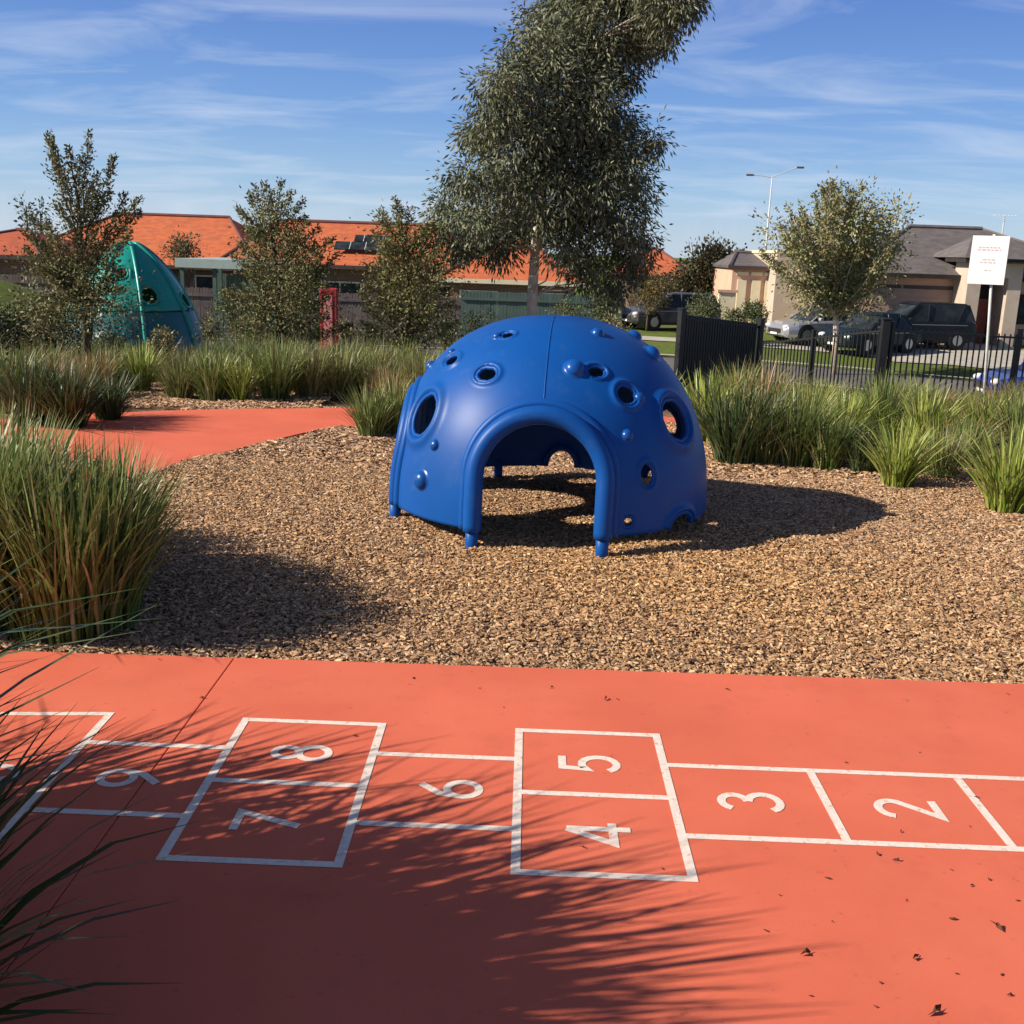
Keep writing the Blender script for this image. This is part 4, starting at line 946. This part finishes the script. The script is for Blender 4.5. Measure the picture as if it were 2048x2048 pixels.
# cream houses between
CY = 50.
a0 = at(1383, 500, CY)[0]; a1 = at(1475, 500, CY)[0]; ce = at(1420, 502, CY)[2]; cr_ = at(1420, 484, CY+4)[2]
ch = hip_house('cream_house', a0, a1+1.2, CY, 8, -1.5, ce, cr_+.15, 'cream and pink house with pale pilasters behind the dense black fence', tile='greytile', wall='render', gutter='gutter', inset=1.0, ridge_mat='greytile', over=.15)
chx = (a0+a1+1.2)/2
for k, px in enumerate((1398, 1425, 1450)):
    x = at(px, 550, CY)[0]-chx; MB().box(x-.2, x+.2, -.09, -.002, -.3, ce+1.5-.62).build('pilaster', 'cream', ch)
    MB().box(x-.26, x+.26, -.05, -.002, ce+1.5-.42, ce+1.5-.27).build('lintel', 'cream', ch)
b0 = at(1460, 560, CY-1.5)[0]; b1_ = at(1562, 560, CY-1.5)[0]; bt = at(1478, 478, CY-1.5)[2]
sh_ = empty('stone_wing', ((b0+b1_)/2, CY-1.5, -1.5), 0, 'tall flat-topped stone coloured house wing left of the autumn tree', 'house')
hw = (b1_-b0)/2
MB().box(-hw, hw, 0, 7, -.5, bt+1.5).build('wall', 'render3', sh_); MB().box(-hw-.06, hw+.06, -.06, 7.06, bt+1.5, bt+1.62).build('parapet', 'cream', sh_)
wf = MB().box(.6, 1.9, -.05, -.003, 1.0, 1.07).box(.6, 1.9, -.05, -.003, 2.03, 2.1).box(.6, .67, -.05, -.003, 1.07, 2.03).box(1.83, 1.9, -.05, -.003, 1.07, 2.03).build('window', 'cream', sh_)
MB().box(.67, 1.83, -.03, -.004, 1.07, 2.03).build('pane', 'glass', wf)
gw = at(1372, 575, 49)[0]; gwz = at(1372, 552, 49)[2]
lw_ = empty('low_wall', (gw, 49, -1.5), 0, 'low cream gate wall at the left corner of the cream house', 'wall')
MB().box(-.4, .35, 0, .3, -.3, gwz+1.5).build('pier', 'cream', lw_, bevel=.01); MB().box(-.48, .43, -.07, .37, gwz+1.5, gwz+1.62).build('coping', 'render', lw_)
# carport with pale edge
ca = at(330, 497, 30); cb = at(480, 502, 30); zc = tz(ca[0], 30)
cpo = empty('carport', ((ca[0]+cb[0])/2, 30, zc), 0, 'flat carport with pale green edge beside the teal play shell', 'carport')
hw = (cb[0]-ca[0])/2; hz = (ca[2]+cb[2])/2-zc
MB().box(-hw, hw, 0, 4, hz-.1, hz+.14).build('roof', 'palegut', cpo)
for sx in (-hw+.1, -.1, hw-.2):
    for sy in (.1, 3.8): MB().box(sx, sx+.1, sy, sy+.1, -.2, hz-.1).build('post', 'greenf', cpo)
bw = MB()
for k in range(int(2*hw/.12)): bw.box(-hw+k*.12, -hw+k*.12+.11, 3.95, 3.98, 0, hz-.35)
bw.build('back_screen', 'greenf', cpo)
# grey paling fence behind the planting
def paling(xa, xb, Y, top_y, label, m='greyf'):
    a = at(xa, top_y, Y); b = at(xb, top_y+(xb-xa)*.034, Y); zt = (a[2]+b[2])/2; zl = min(tz(a[0], Y), tz(b[0], Y))
    f = empty('paling_fence', (a[0], Y, zl), 0, label, 'fence'); n = int((b[0]-a[0])/.11); pb = MB()
    for i in range(n): pb.box(i*.11, i*.11+.1, rnd.uniform(0, .01), .02+rnd.uniform(0, .01), -.3, zt-zl+rnd.uniform(-.03, .01))
    pb.build('palings', m, f); rb = MB().box(0, b[0]-a[0], -.05, -.003, zt-zl-.3, zt-zl-.22); rb.build('rail', m, f)
    return f
paling(300, 880, 38, 540, 'dark weathered paling fence behind the small conical trees')
paling(870, 1180, 36, 548, 'grey paling fence behind the gum tree trunk', 'greenf')
paling(-60, 120, 40, 515, 'brown paling fence above the lawn at the far left')
# red board with pink face
rp = at(621, 612, 20.); rz0 = tz(rp[0], 20.); rt = at(621, 543, 20.)[2]-rz0
rb = empty('play_board', (rp[0], 20., rz0), 0, 'red upright play board with pink centre right of the conical tree', 'play board')
MB().box(-.17, .17, -.04, .04, .15, rt).build('board', 'redp', rb, bevel=.03); MB().box(-.09, .07, -.052, -.0405, .55, rt-.14).build('face_panel', 'pinkp', rb, bevel=.004)
for sx in (-.12, .12): MB().tube([(sx, 0, -.1), (sx, 0, .16)], .03, 8).build('leg', 'galv', rb)
# thin pale post behind dome
q = at(930, 640, 17.); MBp = empty('marker_post', (q[0], 17., tz(q[0], 17.)), 0, 'short pale marker post behind the dome left shoulder', 'post')
MB().box(-.04, .04, -.04, .04, -.1, at(927, 615, 17.)[2]-tz(q[0], 17.)).build('post', 'cream', MBp, bevel=.006)
# street light
LY = 60.
lb_ = at(1457, 560, LY); lt2 = at(1457, 333, LY); zg = tz(lb_[0], LY)
sl = empty('street_lamp', (lt2[0], LY, zg), 0, 'tall thin twin-armed street lamp against the sky', 'street lamp')
H_ = lt2[2]-zg
MB().tube([(0, 0, -.2), (0, 0, H_)], [.07, .03], 8).build('pole', 'galv', sl, smooth=True)
for px, py in ((1415, 330), (1510, 316)):
    e = at(px, py, LY); d = e[0]-lt2[0]; dz = e[2]-lt2[2]
    MB().tube([(0, 0, H_-.05), (d*.5, 0, H_+dz*.55), (d*.9, 0, H_+dz)], .022, 6).build('arm', 'galv', sl)
    MB().box(d-.2, d+.2, -.08, .08, H_+dz-.05, H_+dz+.05).build('lamp_head', 'greyf', sl, bevel=.03)
# ================================================================= CARS
def car(x, y, rz, L_, Wd, Hh, paint, label, suv=False, name='parked_car'):
    zg = tz(x, y)-.0; c = empty(name, (x, y, zg), rz, label, 'car', 'cars parked along the street'); hw = Wd/2; wr = .33
    def loft(st, nm, m, bev=0):
        mb = MB(); N = None; vs = []
        for (px, pts) in st:
            ring = [(px, yy, zz) for yy, zz in pts] + [(px, -yy, zz) for yy, zz in reversed(pts)]; N = len(ring); vs += ring
        fs = [(i*N+k, i*N+(k+1) % N, (i+1)*N+(k+1) % N, (i+1)*N+k) for i in range(len(st)-1) for k in range(N)]
        fs += [tuple(range(N))[::-1], tuple((len(st)-1)*N+k for k in range(N))]
        return mb.add(vs, fs).build(nm, m, c, smooth=False, bevel=bev)
    belt = Hh*.60; F_ = L_/2
    def sec(w, zb, zt, tuck=.9): return [(w*.9, zb), (w, zb+.12), (w, (zb+zt)/2+.05), (w*.97, zt-.08), (w*tuck, zt)]
    body = [(F_, sec(hw*.72, .30, belt*.66)), (F_-.12, sec(hw*.9, .22, belt*.80)), (F_-.5, sec(hw, .2, belt*.90)), (F_-1.15, sec(hw, .2, belt)), (0, sec(hw, .2, belt+.02)), (-F_+.9, sec(hw, .2, belt+.03)), (-F_+.25, sec(hw*.98, .24, belt+.02)), (-F_+.05, sec(hw*.92, .3, belt*.95)), (-F_, sec(hw*.84, .36, belt*.8))]
    loft(body, 'body', paint, .03)
    rearx = -F_+.12 if suv else -F_+.45; rt_ = -F_+.35 if suv else -F_+1.0
    g0 = F_-1.1; g1 = F_-1.85
    def gs(w, z): return [(w, z)]
    gl = MB(); wb, wt = hw*.88, hw*.70; zt = Hh-.05
    P = [(g0, wb, belt+.0), (g1, wt, zt), (rt_, wt, zt-.02), (rearx, wb, belt+.02)]
    vs = [(p[0], s*p[1], p[2]) for p in P for s in (1, -1)]
    gl.add(vs, [(0, 1, 3, 2), (2, 3, 5, 4), (4, 5, 7, 6), (0, 2, 4, 6), (1, 7, 5, 3), (0, 6, 7, 1)]); gl.build('windows', 'glass', c)
    MB().add([(g1+.12, wt+.01, zt-.03), (g1+.12, -wt-.01, zt-.03), (rt_-.1, -wt-.01, zt-.05), (rt_-.1, wt+.01, zt-.05), (g1-.1, wt*.9, Hh), (g1-.1, -wt*.9, Hh), (rt_+.1, -wt*.9, Hh-.01), (rt_+.1, wt*.9, Hh-.01)], [(0, 3, 2, 1), (4, 5, 6, 7), (0, 1, 5, 4), (1, 2, 6, 5), (2, 3, 7, 6), (3, 0, 4, 7)]).build('roof', paint, c, bevel=.02)
    for s in (1, -1):
        for (a, b) in (((g0, wb, belt), (g1, wt, zt)), ((-.05, wb+.01, belt), (-.15, wt+.01, zt)), ((rearx, wb, belt), (rt_, wt, zt)), ((rt_+.5, wb+.01, belt), (rt_+.15, wt+.01, zt))):
            MB().tube([(a[0], s*a[1], a[2]), (b[0], s*b[1], b[2])], .035, 5).build('pillar', paint, c)
    for fx in (F_-.85, -F_+.85):
        for s in (1, -1):
            y0 = s*(hw-.11); MB().tube([(fx, s*(hw-.2), wr+.02), (fx, s*(hw+.004), wr+.02)], .385, 20).build('wheel_arch', 'dark', c)
            ty = MB().tube([(fx, s*(hw-.2), wr), (fx, s*(hw+.022), wr)], wr, 20).build('tyre', 'tyre', c, smooth=False)
            rm = MB().tube([(fx, s*(hw-.1), wr), (fx, s*(hw+.032), wr)], .2, 12).build('rim', 'rim', c)
    for s in (1, -1):
        MB().ball((F_-.12, s*hw*.68, belt*.72), .15, 12, 8, .6).build('headlight', 'lamp', c, smooth=True)
        MB().box(-F_-.01, -F_+.16, s*hw*.72-.1, s*hw*.72+.1, belt*.72, belt*.95).build('taillight', 'tail', c, bevel=.02)
        MB().box(F_-1.45, F_-1.3, s*hw*1.07-.09, s*hw*1.07+.09, belt+.02, belt+.14).build('wing_mirror', paint, c, bevel=.03)
        MB().box(-F_+.5, F_-.9, s*(hw+.001)-.006, s*(hw+.001)+.006, belt-.13, belt-.11).build('trim', 'rim', c)
    MB().box(F_-.06, F_+.03, -.42, .42, belt*.42, belt*.62).build('grille', 'dark', c, bevel=.02)
    MB().box(F_+.03, F_+.045, -.22, .22, belt*.36, belt*.45).build('number_plate', 'sign', c)
    return c
def car_px(px, Y, *a, **k): p = at(px, 640, Y); return car(p[0], Y, *a, **k)
car_px(1548, 42, PI+.35, 4.2, 1.75, 1.42, 'paint_silver', 'silver car parked left of the two dark cars behind the autumn tree')
car_px(1640, 39.5, PI+.6, 4.0, 1.7, 1.42, 'paint_green', 'dark car with bright headlight parked under the autumn tree')
car_px(1722, 41.5, PI+.22, 4.3, 1.8, 1.7, 'paint_black', 'tall black off-roader parked before the garage door', suv=True)
car_px(1258, 46, PI+.5, 4.4, 1.8, 1.5, 'paint_grey', 'dark grey car parked behind the dome right shoulder', suv=True)
car_px(2040, 27.0, PI-.05, 4.5, 1.8, 1.42, 'paint_blue', 'deep blue car at the right edge behind the picket fence')
# ================================================================= LIGHT, SKY, CAMERA
SAZ = math.radians(14); EL = math.radians(31.3)
sd = Vector((math.cos(SAZ)*math.cos(EL), math.sin(SAZ)*math.cos(EL), -math.sin(EL)))
sun = bpy.data.lights.new('sun', 'SUN'); sun.energy = 5.0; sun.use_shadow = True; sun.angle = math.radians(.53); sun.color = (1, .91, .76)
so = bpy.data.objects.new('sun', sun); C.objects.link(so); so.rotation_euler = sd.to_track_quat('-Z', 'Y').to_euler(); so.location = (-20, -5, 20)
w = bpy.data.worlds.new('World'); bpy.context.scene.world = w; w.use_nodes = True; nt = w.node_tree; n = nt.nodes; L = nt.links
bg = n['Background']; sk = n.new('ShaderNodeTexSky'); sk.sky_type = 'NISHITA'; sk.sun_disc = False; sk.sun_elevation = EL
sk.sun_rotation = math.atan2(-sd.x, -sd.y); sk.altitude = 200; sk.air_density = 1.0; sk.dust_density = .6; sk.ozone_density = 2.2
tc = n.new('ShaderNodeTexCoord'); sep = n.new('ShaderNodeSeparateXYZ'); L.new(tc.outputs['Generated'], sep.inputs[0])
# thin cirrus projected on a high plane
mx = n.new('ShaderNodeMath'); mx.operation = 'MAXIMUM'; mx.inputs[1].default_value = .03; L.new(sep.outputs['Z'], mx.inputs[0])
ad = n.new('ShaderNodeMath'); ad.operation = 'ADD'; ad.inputs[1].default_value = .12; L.new(mx.outputs[0], ad.inputs[0])
dv = n.new('ShaderNodeVectorMath'); dv.operation = 'DIVIDE'; cmb = n.new('ShaderNodeCombineXYZ')
for i in range(3): L.new(ad.outputs[0], cmb.inputs[i])
L.new(tc.outputs['Generated'], dv.inputs[0]); L.new(cmb.outputs[0], dv.inputs[1])
mp = n.new('ShaderNodeMapping'); mp.inputs['Rotation'].default_value = (0, 0, .35); mp.inputs['Scale'].default_value = (.75, 1.5, 0); L.new(dv.outputs[0], mp.inputs['Vector'])
ns = n.new('ShaderNodeTexNoise'); ns.inputs['Scale'].default_value = 1.5; ns.inputs['Detail'].default_value = 9; ns.inputs['Roughness'].default_value = .58; ns.inputs['Distortion'].default_value = .7; L.new(mp.outputs[0], ns.inputs['Vector'])
mr = n.new('ShaderNodeMapRange'); mr.inputs[1].default_value = .45; mr.inputs[2].default_value = .82; mr.inputs[3].default_value = 0; mr.inputs[4].default_value = .55; L.new(ns.outputs['Fac'], mr.inputs[0])
mix = n.new('ShaderNodeMix'); mix.data_type = 'RGBA'; L.new(mr.outputs[0], mix.inputs[0]); L.new(sk.outputs[0], mix.inputs[6]); mix.inputs[7].default_value = (5.3, 5.8, 6.6, 1)
gr = n.new('ShaderNodeValToRGB'); L.new(sep.outputs['Z'], gr.inputs[0]); e = gr.color_ramp.elements
SK = [(0, (.58, .72, .88)), (.05, (.34, .56, .86)), (.11, (.17, .37, .80)), (.21, (.085, .215, .67)), (.36, (.03, .085, .32)), (.6, (.018, .05, .17)), (1, (.01, .03, .10))]
e[0].position = 0; e[0].color = (*SK[0][1], 1); e[1].position = 1; e[1].color = (*SK[-1][1], 1)
for p_, c_ in SK[1:-1]:
    q_ = e.new(p_); q_.color = (*c_, 1)
sc_ = n.new('ShaderNodeVectorMath'); sc_.operation = 'SCALE'; sc_.inputs['Scale'].default_value = 10/1.52; L.new(gr.outputs[0], sc_.inputs[0])
m2 = n.new('ShaderNodeMix'); m2.data_type = 'RGBA'; m2.inputs[0].default_value = .8; L.new(sk.outputs[0], m2.inputs[6]); L.new(sc_.outputs[0], m2.inputs[7]); L.new(m2.outputs[2], mix.inputs[6])
L.new(mix.outputs[2], bg.inputs['Color']); bg.inputs['Strength'].default_value = .10
cam = bpy.data.cameras.new('camera'); co = bpy.data.objects.new('camera', cam); C.objects.link(co)
cam.sensor_width = 36; cam.lens = F/2048*36; cam.clip_end = 3000; cam.clip_start = .05
r_, d_, f_ = M
mw = Matrix(((r_[0], -d_[0], -f_[0], 0), (r_[1], -d_[1], -f_[1], 0), (r_[2], -d_[2], -f_[2], EYE), (0, 0, 0, 1)))
co.matrix_world = mw; bpy.context.scene.camera = co
sc = bpy.context.scene; sc.view_settings.view_transform = 'Standard'; sc.view_settings.look = 'None'; sc.view_settings.gamma = 1; sc.view_settings.exposure = .5
